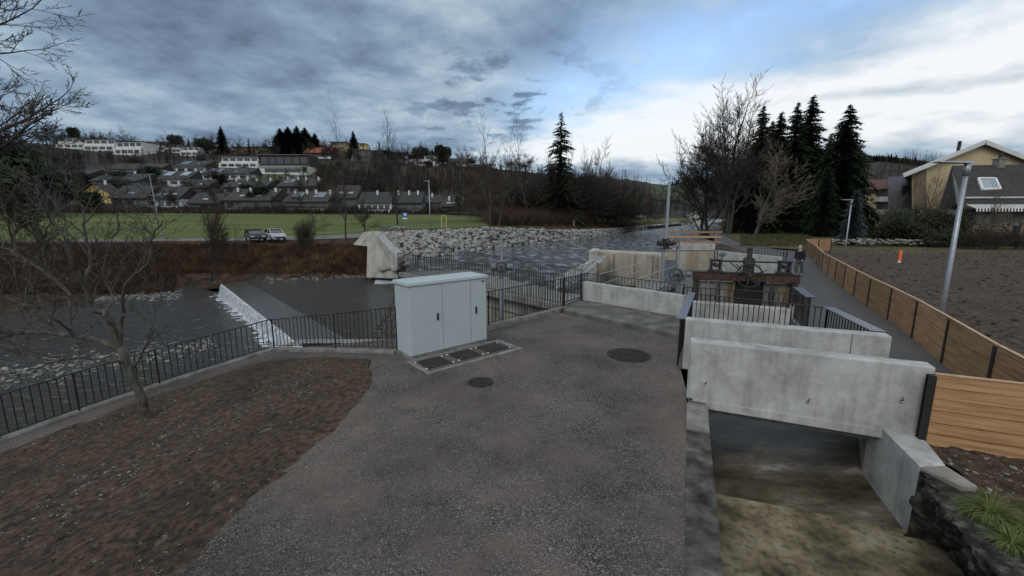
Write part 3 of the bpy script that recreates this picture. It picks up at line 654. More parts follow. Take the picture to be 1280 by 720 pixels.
# small pier behind cabinet (dark triangular wedge)
mb = MB(); pw = [Y(480,430,18.), Y(500,430,18.), Y(506,372,24), Y(492,372,24)]
mb.add([Y(458,434,19.5), Y(512,434,18.5), Y(512,372,22.5), Y(494,368,23.0), Y(512,434,24), Y(470,434,24)], [(0,1,2,3),(0,3,5),(3,2,4,5)])
tag(mb.build('masonry_buttress', M['old_stone']), 'dark wet stone buttress in the pool behind the cabinet', 'buttress')
mb = MB(); q = [Z(376,423,-1.55), Z(500,425,-1.55)]
mb.add([Z(325,440,-2.3), Z(376,424,-1.9), Z(510,424,-1.9), Z(510,429,-1.9), Z(378,429,-1.9), Z(328,444,-2.3), Z(510,445,-3.0), Z(378,447,-3.0)], [(0,1,4,5),(1,2,3,4),(4,3,6,7)])
tag(mb.build('concrete_ledge', M['concrete_edge']), 'low pale concrete ledge in the pool below the railing', 'ledge')

# ================================================================ FAR BANK, FIELD, HILL
U = [-500,-200,0,100,200,280,360,420,465]
r0 = [Z(-500,560,-4.4), Z(-200,440,-4.4), Z(0,397,-4.4), Z(100,383,-4.4), Z(200,370,-4.4), Z(280,359,-4.3), Z(340,355,-3.6), Z(410,350,-3.5), Z(460,346,-3.5)]
r1 = [Z(-500,530,-3.9), Z(-200,425,-3.9), Z(0,385,-3.9), Z(100,371,-3.9), Z(200,355,-3.8), Z(280,345,-3.6), Z(340,340,-2.9), Z(410,337,-2.7), Z(460,334,-2.7)]
r2 = [Z(-500,380,-.5), Z(-200,326,-.4), Z(0,313,-.4), Z(100,311,-.4), Z(200,308,-.3), Z(280,306,-.3), Z(340,305,-.3), Z(410,303,-.2), Z(460,301,.2)]
r3 = [Z(-500,350,0), Z(-200,311,0), Z(0,305,0), Z(100,304,0), Z(200,302,0), Z(280,301.5,0), Z(340,301,0), Z(410,299,.1), Z(460,297,.5)]
r4 = [Z(-500,340,0), Z(-200,306,0), Z(0,301,0), Z(100,300,0), Z(200,299,0), Z(280,298,0), Z(340,297,0), Z(410,295,.1), Z(460,292,.7)]
bk = loft([r0, r1, r2, r3], 160, 14, .35, .5); reg(bk); tag(bk.build('far_bank', M['bank'], smooth=True), kind='structure')
rd = loft([[p+Vector((0,0,.05)) for p in r3], [p+Vector((0,0,.05)) for p in r4]], 100, 1); reg(rd); tag(rd.build('road', M['road']), kind='structure')
# riprap bank columns: u and (bottom z=-1.1) (top)
b0 = [Z(455,345,-3.4), Z(500,333,-1.6), Z(560,321.5,-1.15), Z(620,312,-1.15), Z(680,304.5,-1.15), Z(740,297,-1.15), Z(800,288.5,-1.15), Z(850,282.3,-1.15), Z(880,279.,-1.15)]
b1 = [Y(470,293,49), Y(500,290,51), Y(560,288,53.5), Y(620,285.5,61), Y(680,288,72), Y(740,288,90), Y(800,283,123), Y(850,279,176), Y(878,276.6,238)]
b2 = [Y(462,290,52), Y(500,287,55), Y(560,285.2,58.5), Y(620,283.2,66), Y(680,282.8,79), Y(740,282,100), Y(800,279.8,134), Y(850,277.4,190), Y(878,275.8,255)]
rb = loft([b0, b1, b2], 140, 14, .25, .7); reg(rb); tag(rb.build('riprap_bank', M['bank'], smooth=True), kind='structure')
# field
f0 = r4[1:]+[b2[2], b2[4], b2[6], b2[8]]
f1 = [Y(-200,284,95), Y(0,281,95), Y(100,280,95), Y(200,280,95), Y(280,280,95), Y(340,280,95), Y(410,280,95), Y(460,280,95), Y(560,279,95), Y(680,279,110), Y(800,277,180), Y(880,275.5,300)]
f2 = [Y(-200,262,150), Y(0,264,150), Y(100,264,150), Y(200,266,150), Y(280,267,150), Y(340,267.5,150), Y(410,268,150), Y(460,268,150), Y(560,269,150), Y(680,272,170), Y(800,273.5,260), Y(880,274,380)]
fd = loft([[p+Vector((0,0,-.03)) for p in f0], f1, f2], 200, 10); reg(fd); tag(fd.build('meadow', M['meadow'], smooth=True), kind='structure')
# hill
HU = [-500,-200,0,75,180,300,400,500,600,660,720,780,835,870,950,1050,1100,1160,1230,1400,1800]
h0 = [(262,120),(262,150),(264,150),(265,150),(266,150),(267.5,150),(268,150),(269,150),(270,150),(272,165),(273,200),(273.5,240),(274,330),(274,380),(272,330),(270,280),(270,240),(270,220),(270,210),(270,200),(270,200)]
h1 = [(235,170),(235,190),(238,190),(240,190),(242,190),(244,190),(246,190),(249,190),(256,190),(260,200),(262,240),(264,290),(262,480),(262,480),(262,400),(250,330),(246,300),(246,280),(250,270),(255,260),(255,260)]
h2 = [(205,230),(205,245),(208,245),(212,245),(215,245),(218,245),(220,245),(226,245),(236,245),(242,250),(248,300),(250,380),(248,700),(246,700),(235,500),(225,420),(220,380),(224,350),(234,340),(245,330),(245,330)]
h3 = [(165,330),(168,330),(176,330),(181,330),(187,330),(188,330),(188,330),(197,330),(207,340),(216,370),(222,420),(224,560),(231,1100),(225,1100),(213,700),(200,520),(196,480),(202,460),(218,440),(235,440),(235,440)]
H = [[Y(u, v, y) for u, (v, y) in zip(HU, hh)] for hh in (h0, h1, h2, h3)]
hb = [p+Vector((0,60,-12)) for p in H[3]]; 
hl = loft(H+[hb], 260, 16, 1.4, .02); reg(hl); tag(hl.build('hillside', M['hill'], smooth=True), kind='structure')
# far base ground to the horizon
sheet('base_ground', [(-3000,-600),(3000,-600),(3000,4000),(-3000,4000)], -7., M['hill'])
def patch(name, rows, m, lift, n=24, k=6):
    mb = MB(); out = []
    for r in rows:
        pts = resample([Vector((u, v, 0)) for u, v in r], n); out.append(pts)
    gr = []
    for a, b in zip(out, out[1:]):
        for j in range(k+(1 if b is out[-1] else 0)):
            row = []
            for p, q in zip(a, b):
                w = p.lerp(q, j/k); h = hit(w.x, w.y) 
                if h is None: h = Y(w.x, w.y, 300)
                row.append(h+Vector((0,0,lift)))
            gr.append(row)
    mb.grid(gr); return tag(mb.build(name, m, smooth=True), kind='structure')
patch('hill_lawn', [[(318,229),(352,229),(392,228)],[(322,219),(352,218),(384,218)]], M['lawn'], .5)
patch('hill_lawn', [[(392,259),(420,258),(440,258)],[(392,238),(412,236),(425,238)],[(388,212),(396,211),(402,214)]], M['lawn'], .5)
patch('hill_lawn', [[(815,250),(835,252),(862,250)],[(812,230),(835,233),(855,230)]], M['farmeadow'], 1.5)
patch('hill_lawn', [[(752,258),(775,257),(800,256)],[(760,241),(778,239),(795,242)]], M['lawn'], 1.2)
patch('hill_lawn', [[(560,268),(590,269),(600,270)],[(572,262),(586,260),(597,261)]], M['lawn'], .5)
# ================================================================ ABUTMENT
t = thing('abutment', Y(475,345,44), 'old stained concrete abutment with sloping top at the far end of the weir', 'abutment')
def xyz(u, v, y): return Y(u, v, y)
mb = MB()
a_ = [xyz(441,306,47), xyz(455,290,47), xyz(466,290,46), xyz(497,324,42), xyz(497,348,42), xyz(458,347,44), xyz(459,308,45.5)]
bk_ = [p+Vector((.2,2.4,.0)) for p in a_]
mb.add(a_+bk_, [(0,1,2,6),(6,2,3,4,5),(7,13,9,8),(13,12,11,10,9),(0,7,8,1),(1,8,9,2),(2,9,10,3),(3,10,11,4),(4,11,12,5),(0,6,13,7),(6,5,12,13)])
mb.build('wall', M['abut'], t, bevel=.05)
mb = MB(); c_ = [xyz(466,288.5,46), xyz(474,290,47), xyz(506,318,44.5), xyz(497,322.5,41.8)]
mb.add(c_+[p-Vector((0,0,.25)) for p in c_], [(0,3,2,1),(0,1,5,4),(1,2,6,5),(2,3,7,6),(3,0,4,7)]); mb.build('coping', M['concrete'], t)
mb = MB(); c_ = [xyz(478,304,45), xyz(506,304,50), xyz(515,315,48), xyz(499,321,43.5)]
mb.add(c_+[p-Vector((0,0,1.5)) for p in c_], [(0,3,2,1),(0,1,5,4),(1,2,6,5),(2,3,7,6),(3,0,4,7)]); mb.build('ramp_slab', M['concrete'], t)

# ================================================================ ROCKS
def rockmesh(seed, sub=2):
    import bmesh
    bm = bmesh.new(); bmesh.ops.create_icosphere(bm, subdivisions=sub, radius=.5); r = random.Random(seed)
    o = Vector((r.uniform(0,99), r.uniform(0,99), 0)); pl = [(Vector((r.gauss(0,1), r.gauss(0,1), r.gauss(0,1))).normalized(), r.uniform(.26,.42)) for _ in range(9)]
    for v in bm.verts:
        for n_, d_ in pl:
            k = v.co.dot(n_)
            if k > d_: v.co -= n_*(k-d_)
        v.co += v.co.normalized()*.05*noise.noise(v.co*3+o)
        v.co.x *= 1.15; v.co.z *= .75
    me = bpy.data.meshes.new('boulder'); bm.to_mesh(me); bm.free(); me.materials.append(M['rock']); return me
RM = [rockmesh(i) for i in range(9)]
rr = random.Random(5)
cand = []
for i in range(46):
    for j in range(15):
        s_ = (i+rr.uniform(-.35,.35))/45; k = (j+rr.uniform(-.3,.3))/14
        cand.append((s_, k))
rbA = resample(b0, 200); rbB = resample(b1, 200)
pts = []
s_ = .065
while s_ < 1:
    ia = min(198, s_*199); A_ = rbA[int(ia)]; B_ = rbB[int(ia)]; L_ = (B_-A_).length; sz = .8+.0*s_
    nj = max(2, int(L_/.55)); 
    for j in range(nj+1):
        p = A_.lerp(B_, (j+rr.uniform(-.35,.35))/nj); pts.append((p, rr.choice((.45,.6,.7,.85,1.1))))
    step = (rbA[min(199, int(ia)+1)]-rbA[int(ia)]).length
    s_ += .62/max(.1, step)/199
pts.sort(key=lambda q: q[0].length-q[1]*4)
far_mb = MB()
for i, (p, sz) in enumerate(pts):
    z = gz(p.x, p.y, 30); q = Vector((p.x+rr.uniform(-.2,.2), p.y+rr.uniform(-.2,.2), z-.05*sz))
    me = RM[i % 9]; e = (rr.uniform(-.5,.5), rr.uniform(-.5,.5), rr.uniform(0,6.28))
    if i < 300:
        o = bpy.data.objects.new('boulder', me); C.objects.link(o); o.location = q; o.rotation_euler = e; o.scale = (sz*rr.uniform(.9,1.25), sz, sz*rr.uniform(.8,1.1))
        tag(o, 'pale grey boulder in the riprap along the far side of the upper river', 'boulder', 'boulders of the far riprap bank')
    elif i < 3600:
        Rm = Matrix.Translation(q) @ Matrix.Rotation(e[2],4,'Z') @ Matrix.Rotation(e[0],4,'X')
        far_mb.add([Rm @ (v.co*sz*1.05) for v in me.vertices], [tuple(pp.vertices) for pp in me.polygons])
tag(far_mb.build('riprap_stones', M['rock']), 'continuing pale riprap stones farther up the river bank', 'stones', kind='stuff')
# pebbles / stones helper
def stones(name, label, gen, n, smin, smax, m, seed, flat_=.6):
    r = random.Random(seed); mb = MB(); sm = [rockmesh(50+i, 1) for i in range(5)]
    for i in range(n):
        p = gen(r)
        if p is None: continue
        sz = smin*(smax/smin)**(r.random()**2.2); me = sm[i % 5]
        Rm = Matrix.Translation(p+Vector((0,0,sz*.12))) @ Matrix.Rotation(r.uniform(0,6.28),4,'Z') @ Matrix.Rotation(r.uniform(-.3,.3),4,'X')
        mb.add([Rm @ Vector((v.co.x*sz, v.co.y*sz*.8, v.co.z*sz*flat_)) for v in me.vertices], [tuple(pp.vertices) for pp in me.polygons])
    return tag(mb.build(name, m), label, 'stones', kind='stuff')
def gen_near(r):
    s_ = r.random(); u = -60+s_*330; v = 480-s_*50+r.gauss(0,9)*(1-.3*s_)
    if v < 405: return None
    p = Z(u, v, -4.22); return p
stones('river_stones', 'grey stones at the water edge below the long railing', gen_near, 900, .08, .42, M['pebble'], 2)
def gen_far(r):
    u = r.uniform(110,228); v = 372-(u-110)*.03+r.gauss(0,3.6); return Z(u, v, -4.2)
stones('gravel_bar', 'pale pebbles on the far edge of the downstream river', gen_far, 900, .12, .5, M['pebble'], 3)
def gen_far2(r):
    u = r.uniform(330,470); v = 349-(u-330)*.03+r.gauss(0,1.8); return Z(u, v, -3.35)
stones('bank_stones', 'stones lining the far edge of the weir pool', gen_far2, 500, .12, .55, M['pebble'], 4)
def gen_riv(r):
    u = r.uniform(0,340); v = r.uniform(385,470); return Z(u, v, -4.3) if fbm(u*.02, v*.05) > .1 else None
stones('river_bed_stones', 'scattered stones breaking the shallow downstream water', gen_riv, 110, .12, .4, M['pebble'], 5)
def gen_soil(r):
    u = r.random(); d_ = r.gauss(0,.5)
    a = on(20,650).lerp(on(395,470), u) if r.random() < .75 else on(60,560).lerp(on(250,500), u)
    x, y = a.x+d_+r.gauss(0,.3), a.y-d_*1.2+r.gauss(0,.3); return Vector((x, y, gz(x, y, 5)))
stones('soil_pebbles', 'scattered pebbles lying on the dark soil bed', gen_soil, 1300, .012, .07, M['pebble'], 6)
def gen_soil2(r):
    u, v = r.uniform(0,455), r.uniform(455,715)
    ub = 465-max(0, v-478)*.97; vk = 562-u*.335
    if u > ub-8 or v < vk+6: return None
    q = on(u, v); return Vector((q.x, q.y, gz(q.x, q.y, 5)))
stones('soil_pebbles', 'sparse small stones spread over the rest of the soil bed', gen_soil2, 450, .010, .05, M['pebble'], 16)
clod = mat('clod_material', [(.012,.009,.007),(.035,.024,.017),(.06,.042,.03)], 8, .97, .6, 20, coord='World')
stones('soil_clods', 'loose earth clods on the soil bed', gen_soil2, 2000, .015, .07, clod, 26, .8)
def gen_grav(r):
    t = r.random(); x = r.uniform(-4,3.2); y = 2.6+9*t*t; 
    if x > 1.7+(y-3.6)*.4: return None
    return Vector((x, y, gz(x, y, 5)))
stones('loose_gravel', 'loose gravel chips on the open gravel ground', gen_grav, 9000, .008, .026, M['pebble'], 36)
def gen_plot(r):
    y = r.uniform(6,46); x = r.uniform(10,60); 
    return Vector((x, y, gz(x, y, 5))) if x > 9.9+(y-8)*.62 else None
stones('field_clods', 'earth clods across the tilled plot behind the fence', gen_plot, 5000, .05, .22, clod, 46, .8)
def gen_corner(r):
    x = r.uniform(5.7,8.2); y = r.uniform(3.2,6.0); return Vector((x, y, gz(x, y, 5))) if x > 6.1+(y-5)*.35 else None
stones('rubble', 'rubble and chips on the soil in front of the honey coloured fence', gen_corner, 500, .02, .11, M['pebble'], 56)
def gen_wallline(r):
    u = r.uniform(1035,1300); p = Z(u, 305.5+r.uniform(-1.5,1.2), 0); return Vector((p.x, p.y, r.uniform(0,.55)))
stones('dry_stone_edge', 'low row of rough stones at the back of the tilled plot', gen_wallline, 420, .35, .9, M['concrete_old'], 66)

# ================================================================ TREES
def grow(tr, tw, p, d, L, r, lev, maxl, rnd, par):
    nseg = 4 if lev < maxl else 3; pts = [p.copy()]; rad = [r]; q = p.copy(); dd = d.normalized()
    for i in range(nseg):
        j = Vector((rnd.gauss(0,1), rnd.gauss(0,1), rnd.gauss(0,1)))*par['wig']
        dd = (dd+j+Vector((0,0,par['up']*(1 if lev > 0 else .3)))).normalized()
        q = q+dd*(L/nseg); pts.append(q.copy()); rad.append(r*(1-(i+1)/nseg*(.55 if lev < maxl else .8)))
    tgt = tr if lev < par.get('tl', 2) else tw
    tgt.tube(pts, [max(par['rmin'], x) for x in rad], 7 if lev == 0 else (5 if lev == 1 else 3), cap=False)
    if lev >= maxl: return
    nb = par['nb'][min(lev, len(par['nb'])-1)]
    for k in range(nb):
        t = par['start'][min(lev, len(par['start'])-1)]; f = t+(1-t)*(k+rnd.random())/nb
        i = min(nseg-1, int(f*nseg)); pp = pts[i].lerp(pts[i+1], f*nseg-i); base = (pts[i+1]-pts[i]).normalized()
        ax = base.orthogonal().normalized(); ax.rotate(Matrix.Rotation(rnd.uniform(0,6.28), 3, base))
        an = par['ang'][min(lev, len(par['ang'])-1)]*rnd.uniform(.7,1.25); nd = base.copy(); nd.rotate(Matrix.Rotation(an, 3, ax))
        rr_ = rad[i]*par['rf']*rnd.uniform(.8,1.1); LL = L*par['lf']*rnd.uniform(.65,1.15)*(1.15-.45*f)
        grow(tr, tw, pp, nd, LL, rr_, lev+1, maxl, rnd, par)
    nd = (pts[-1]-pts[-2]).normalized(); grow(tr, tw, pts[-1], nd, L*.55, rad[-1], lev+1, maxl, rnd, par)
def bare(seed, h, r, maxl=5, **kw):
    par = dict(wig=.10, up=.05, nb=[7,5,4,4,3], start=[.3,.25,.2,.2], ang=[.85,.75,.7,.65], rf=.55, lf=.52, rmin=.012, tl=3); par.update(kw)
    rnd = random.Random(seed); tr = MB(); tw = MB(); grow(tr, tw, Vector((0,0,-.3)), Vector((rnd.uniform(-.05,.05), rnd.uniform(-.05,.05), 1)), h*par.get('tf', .62), r, 0, maxl, rnd, par)
    return tr, tw
def put_tree(proto, pos, sc, rz, label, cat='tree', group=None, name=None, sz=None):
    o = copy_tree(proto); o.location = pos; o.rotation_euler = (0,0,rz); o.scale = (sc, sc, sc*(sz or 1)); tag(o, label, cat, group); return o
PROTO = []
def proto_bare(name, seed, h, r, mt, mc, maxl=4, **kw):
    tr, tw = bare(seed, h, r, maxl, **kw); e = bpy.data.objects.new(name, None); C.objects.link(e); OFF[e.name] = Vector((0,0,0))
    tr.build('trunk', M[mt], e, smooth=True); tw.build('crown', M[mc], e); PROTO.append(e); return e
def proto_spruce(name, seed, h, m='spruce', width=.19, dens=1., ragged=.3):
    rnd = random.Random(seed); tr = MB(); cr = MB(); tr.tube([(0,0,-.3),(0,0,h*.6),(0,0,h)], [h*.016,h*.009,.02], 6)
    z = h*.05
    while z < h*.99:
        f = 1-z/h; Rr = h*width*(f**.8)*(1+rnd.uniform(-ragged, ragged*.6))+.15; nb = max(4, int((6+9*f)*dens))
        for k in range(nb):
            a = rnd.uniform(0,6.28); Lb = Rr*rnd.uniform(.55,1.15); dr = Lb*rnd.uniform(.12,.38); zz = z+rnd.uniform(-.2,.2)
            d = Vector((math.cos(a), math.sin(a), 0)); s = Vector((-d.y, d.x, 0)); nn = max(3, int(Lb/ (h*.017)))
            for j in range(nn):
                t0 = j/nn; c0 = d*Lb*t0+Vector((0,0,zz-dr*t0*t0*1.6+.25*Lb*t0*(1-t0))); w = Lb*.32*(1-t0*.75)+.16
                for sgn in (-1, 1):
                    tip = c0+d*(Lb/nn*2.0)+s*sgn*w*rnd.uniform(.7,1.2)+Vector((0,0,-w*rnd.uniform(.15,.7)))
                    cr.add([c0-d*.05, c0+d*(Lb/nn*.9), tip], [(0,1,2)])
                if rnd.random() < .5: cr.add([c0-d*.1, c0+d*(Lb/nn*1.2), c0+d*(Lb/nn*.7)+Vector((0,0,-w*rnd.uniform(.5,1.1)))], [(0,1,2)])
            cr.add([d*Lb*.8+Vector((0,0,zz-dr))+s*.06, d*Lb*.8+Vector((0,0,zz-dr))-s*.06, d*Lb*1.12+Vector((0,0,zz-dr+.03*Lb))], [(0,1,2)])
        z += h*.017*(.8+.6*f)
    e = bpy.data.objects.new(name, None); C.objects.link(e); OFF[e.name] = Vector((0,0,0))
    tr.build('trunk', M['bark_dark'], e); cr.build('crown', M[m], e); PROTO.append(e); return e
def proto_bush(name, seed, rx, rz_, m, n=5000, leaf=.12, twiggy=False):
    rnd = random.Random(seed); cr = MB(); cs = [(Vector((rnd.gauss(0,.36)*rx, rnd.gauss(0,.36)*rx, rz_*rnd.uniform(.25,.85))), rnd.uniform(.28,.5)) for _ in range(14)]
    for i in range(n):
        c, s_ = rnd.choice(cs); d = Vector((rnd.gauss(0,1), rnd.gauss(0,1), rnd.gauss(0,1))).normalized()*(rnd.random()**.4)
        p = Vector((c.x+d.x*rx*s_, c.y+d.y*rx*s_, max(.02, c.z+d.z*rz_*s_*.7))); a = Vector((rnd.gauss(0,1), rnd.gauss(0,1), rnd.gauss(0,1))).normalized(); b = a.orthogonal().normalized()
        q = leaf*rnd.uniform(.6,1.4)
        if twiggy: cr.add([p, p+b*.02, p+(d+a*.5+Vector((0,0,.6))).normalized()*q*4], [(0,1,2)])
        else: cr.add([p, p+a*q, p+a*q*.6+b*q], [(0,1,2)])
    tr = MB(); [tr.tube([(0,0,-.2), (rnd.uniform(-.3,.3)*rx, rnd.uniform(-.3,.3)*rx, rz_*.7)], [.06,.02], 5) for _ in range(4)]
    e = bpy.data.objects.new(name, None); C.objects.link(e); OFF[e.name] = Vector((0,0,0))
    tr.build('stem', M['bark_dark'], e); cr.build('foliage', M[m], e); PROTO.append(e); return e
bA = proto_bare('bare_tree', 11, 20, .32, 'bark_dark', 'twig', 5, nb=[10,6,5,4,3], rmin=.017, up=.05, ang=[.9,.75,.7,.65])
bB = proto_bare('bare_tree', 12, 20, .28, 'bark_dark', 'twig', 5, nb=[10,6,5,3,3], ang=[.7,.65,.65,.6], up=.09, lf=.48, rmin=.017)
bC = proto_bare('bare_tree', 13, 16, .24, 'bark', 'twig_pale', 5, nb=[9,6,4,3,3], ang=[.75,.6,.6], up=.06, start=[.10,.15,.2], rmin=.016)
bD = proto_bare('birch_tree', 14, 18, .2, 'bark', 'twig', 4, nb=[14,6,5,4], ang=[.65,.7,.7], up=.06, lf=.38, start=[.25,.2], tf=.85, rmin=.014)
bS = proto_bare('shrub_tree', 15, 6, .09, 'bark_dark', 'twig_red', 4, nb=[8,6,5,3], ang=[.6,.6,.7], start=[.03,.15], up=.05, lf=.7, rmin=.010)
sA = proto_spruce('spruce_tree', 21, 22, width=.26, dens=1.8); sB = proto_spruce('spruce_tree', 22, 24, width=.23, dens=1.9, ragged=.45); sC = proto_spruce('spruce_tree', 23, 20, width=.31, dens=2., ragged=.4)
sL = proto_spruce('spruce_tree', 29, 24, width=.24, dens=.85, ragged=.65)
sBl = proto_spruce('blue_spruce', 24, 8, 'spruce_blue', .26, 1.2)
sS = proto_spruce('spruce_tree', 25, 14, width=.17, dens=.7)
yA = proto_bush('evergreen_bush', 31, 2.0, 2.6, 'yew', 9000, .13); yB = proto_bush('dry_shrub', 32, 1.6, 2.0, 'brush', 2600, .18, True); yC = proto_bush('thicket', 33, 2.2, 2.4, 'wood_mass', 3000, .22, True)
yD = proto_bush('pine_tree', 34, 2.0, 4, 'spruce', 5000, .3); yD.name = 'pine_tree'
def base(u, v): 
    for dv in range(0, 40):
        h = hit(u, v+dv)
        if h: return h if dv == 0 else Y(u, v, h.y+3)
    return Z(u, max(v, 280), 0)
HC_ = {}
def true_h(p):
    if p.name not in HC_: 
        zs = sorted(v.co.z for ch in p.children for v in ch.data.vertices)
        HC_[p.name] = zs[int(len(zs)*(.985 if 'bare' in p.name else .996))] if ('bare' in p.name or 'birch' in p.name) else zs[-3]
    return HC_[p.name]
def place(proto, h0_, u, vb, vt, label, group=None, rz=None, y=None, dx_=0, wide=1.):
    p = base(u, vb) if y is None else Vector((Y(u, vt, y).x, y, gz(Y(u, vt, y).x, y)))
    top = Y(u, vt, p.y).z; sc = (top-p.z)/true_h(proto)
    o = put_tree(proto, p, sc*wide, rz if rz is not None else random.uniform(0,6.28), label, 'bush' if proto in (yA,yB,yC) else 'tree', group); o.scale = (sc*wide, sc*wide, sc); return o
HA, HB, HC, HD, HS = 17.5, 18.5, 15.5, 18.5, 6.2
# right group
place(bA, HA, 925, 286, 122, 'tallest broad bare tree at the left of the dark spruces by the path', y=78, wide=1.25)
place(bA, HA, 890, 284, 155, 'slimmer bare tree in front of the tallest one beside the river', y=92, rz=2)
place(bC, HC, 952, 298, 190, 'pale bare tree with fanned branches on the grass verge before the spruces', y=60, rz=1.2, wide=1.5)
place(bB, HB, 925, 290, 150, 'reddish brown bare tree between the tall bare tree and the spruces', y=76)
place(bB, HB, 925, 287, 126, 'upright bare tree filling the crown of the tallest one from behind', y=84, wide=1.3)
place(bD, HD, 915, 288, 140, 'slender bare tree just left of the first tall spruce', y=79, wide=1.2)
place(bA, HA, 893, 285, 172, 'lower broad bare tree leaning toward the river', y=88, wide=1.3)
for u, vt, y, pr, hh, lb in ((955,130,80,sB,24,'first spruce of the dark row, next to the bare trees'),(978,138,82,sA,22,'second spruce of the dark row from the bare trees, slightly lower'),(999,126,80,sB,24,'third spruce of the dark row from the bare trees'),(1018,117,82,sA,22,'tallest slender spruce in the middle of the dark row'),(1064,129,76,sC,20,'broad ragged spruce at the right end of the dark row'),(1036,205,74,sC,20,'lower spruce filling the gap left of the broad ragged one'),(985,200,90,sC,20,'lower dark spruce behind the middle of the row'),(967,150,86,sC,20,'spruce closing the gap between the first two of the row'),(1008,150,88,sC,20,'spruce closing the gap left of the tallest slender spruce'),(1040,165,84,sA,22,'spruce between the tallest and the broad ragged one')):
    place(pr, hh, u, 296, vt, lb, y=y)
for u, vt, y, lb in ((940,236,84,'dark understorey spruce behind the fanned bare tree'),(968,228,86,'dark understorey spruce below the first pair of tall spruces'),(1012,226,84,'dark understorey spruce below the tallest slender spruce'),(1045,226,78,'dark understorey spruce below the broad ragged spruce')):
    place(sC, 20, u, 298, vt, lb, y=y, wide=1.5)
place(sBl, 8, 1072, 306, 236, 'blue-green spruce behind the small street lamp', y=53)
for u, vt, y, lb, pr, w in ((1128,258,52,'rounded olive green bush beside the blue spruce',yA,1.),(1100,280,54,'low dark bush between blue spruce and olive bush',yA,.7),(1170,256,52,'large black-green yew bush left of the tall lamp pole',yA,1.),(1190,262,50,'dark yew bush touching the tall lamp pole',yA,.7),(1150,268,55,'low dark bush between olive bush and yew',yA,1.1)):
    place(pr, 2.45, u, 306, vt, lb, y=y, wide=w)
for u, vt, lb in ((1222,280,'brown shrub in front of the stone house wall'),(1250,282,'second brown shrub in front of the house, near the terrace'),(1275,285,'brown shrub at the right edge before the terrace')):
    place(yC, 2.2, u, 305, vt, lb, y=46, wide=1.2)
place(bC, HC, 1160, 300, 220, 'small bare tree against the yellow gable wall', y=56, rz=.6, wide=.9)
place(bC, HC, 1238, 303, 238, 'slender bare tree in front of the striped awning', y=47, wide=.8)
place(bC, HC, 1120, 300, 228, 'small bare tree in front of the grey clad block', y=62, rz=3, wide=.8)
# dark row of trunks farther along the path
for i in range(7):
    y = 95+i*13; x = 45+i*6.2; s_ = .8+random.random()*.25; put_tree((bB, bA)[i % 2], (x+4, y, gz(x, y)), s_, i*1.3, 'bare tree lining the far stretch of the path', 'tree', 'bare trees lining the far path')
for i in range(5):
    y = 100+i*16; x = y*.50+9; put_tree((sA, sC)[i % 2], (x, y, 0), .8+random.random()*.2, i*1.3, 'spruce standing behind the path farther upstream', 'tree', 'spruces behind the far path')
# brush pile near the river end of the path
place(yB, 1.8, 878, 289, 279, 'brown brush heap on the river edge left of the path', y=85, wide=1.6)
place(yB, 1.8, 868, 286, 279, 'second brown brush clump farther along the river edge', y=110, wide=1.6)
# centre-left group across the river
place(sL, 24, 702, 281, 138, 'tall ragged spruce among bare trees across the river', y=92)
place(sC, 20, 690, 281, 205, 'lower dark spruce at the foot of the tall ragged one', y=96)
place(sC, 20, 712, 281, 215, 'small dark spruce right of the tall ragged one', y=98)
for u, vt, y, pr, hh, lb, w in ((655,215,100,bA,HA,'low broad bare tree between birches and spruce',1.5),(664,150,96,bD,HD,'pale slender bare tree left of the ragged spruce',1.),(722,176,98,bD,HD,'slender bare tree right of the ragged spruce',1.),(748,188,102,bA,HA,'rounded bare tree at the right end of the riverside group',1.),(735,200,108,bB,HB,'bare tree behind the rounded one across the river',1.),(612,148,66,bD,HD,'tall bare birch rising from the top of the riprap',1.25),(622,165,70,bD,HD,'second bare birch leaning beside the tall one',1.),(640,205,96,bB,HB,'bare tree between the birches and the spruce',1.),(680,200,104,bB,HB,'bare tree just left of the ragged spruce trunk',1.2),(770,226,130,bB,HB,'small bare tree upstream of the rounded one',1.2)):
    place(pr, hh, u, 281, vt, lb, y=y, wide=w)
for i in range(26):
    u = 615+i*6.5; y = 96+random.uniform(0,30); p = Y(u, 280, y); o = put_tree(random.choice((bS, yC, bB)), (p.x, y, gz(p.x, y)), 1., i, 'dark undergrowth shrub in the riverside thicket', 'bush', 'undergrowth of the riverside thicket')
    hh = {bS: HS, yC: 2.3, bB: HB}[bpy.data.objects[o.name] and (bS if o.name.startswith('shrub') else yC if o.name.startswith('thicket') else bB)]
    k = random.uniform(6,10)/hh; o.scale = (k*1.3, k*1.3, k)
# trees on far bank / at the road
for u, vb, vt, pr, hh, lb, w in ((265,352,238,bS,HS,'multi-stemmed bare shrub tree growing at the far water edge',.7),(432,300,146,bD,HD,'tall pale bare tree rising behind the road left of the abutment',1.1),(455,298,250,bA,HA,'dark crooked bare tree beside the abutment',1.2),(390,318,262,bS,HS,'low greenish bare tree beside the white car',1.),(372,322,268,bS,HS,'low bare bush tree in front of the parked cars',.9),(497,281,165,bB,HB,'tall bare tree at the edge of the meadow behind the hidden cars',.8),(60,335,225,bB,HB,'dark bare tree on the far bank near the left edge',1.),(20,345,215,bA,HA,'wide dark bare tree at the left edge of the far bank',1.),(195,262,225,bB,HB,'small bare tree at the foot of the village',1.),(272,268,215,bB,HB,'small reddish bare tree before the row houses',1.2)):
    if vb < 290: place(pr, hh, u, vb, vt, lb, wide=w)
    else: place(pr, hh, u, vb, vt, lb, wide=w)
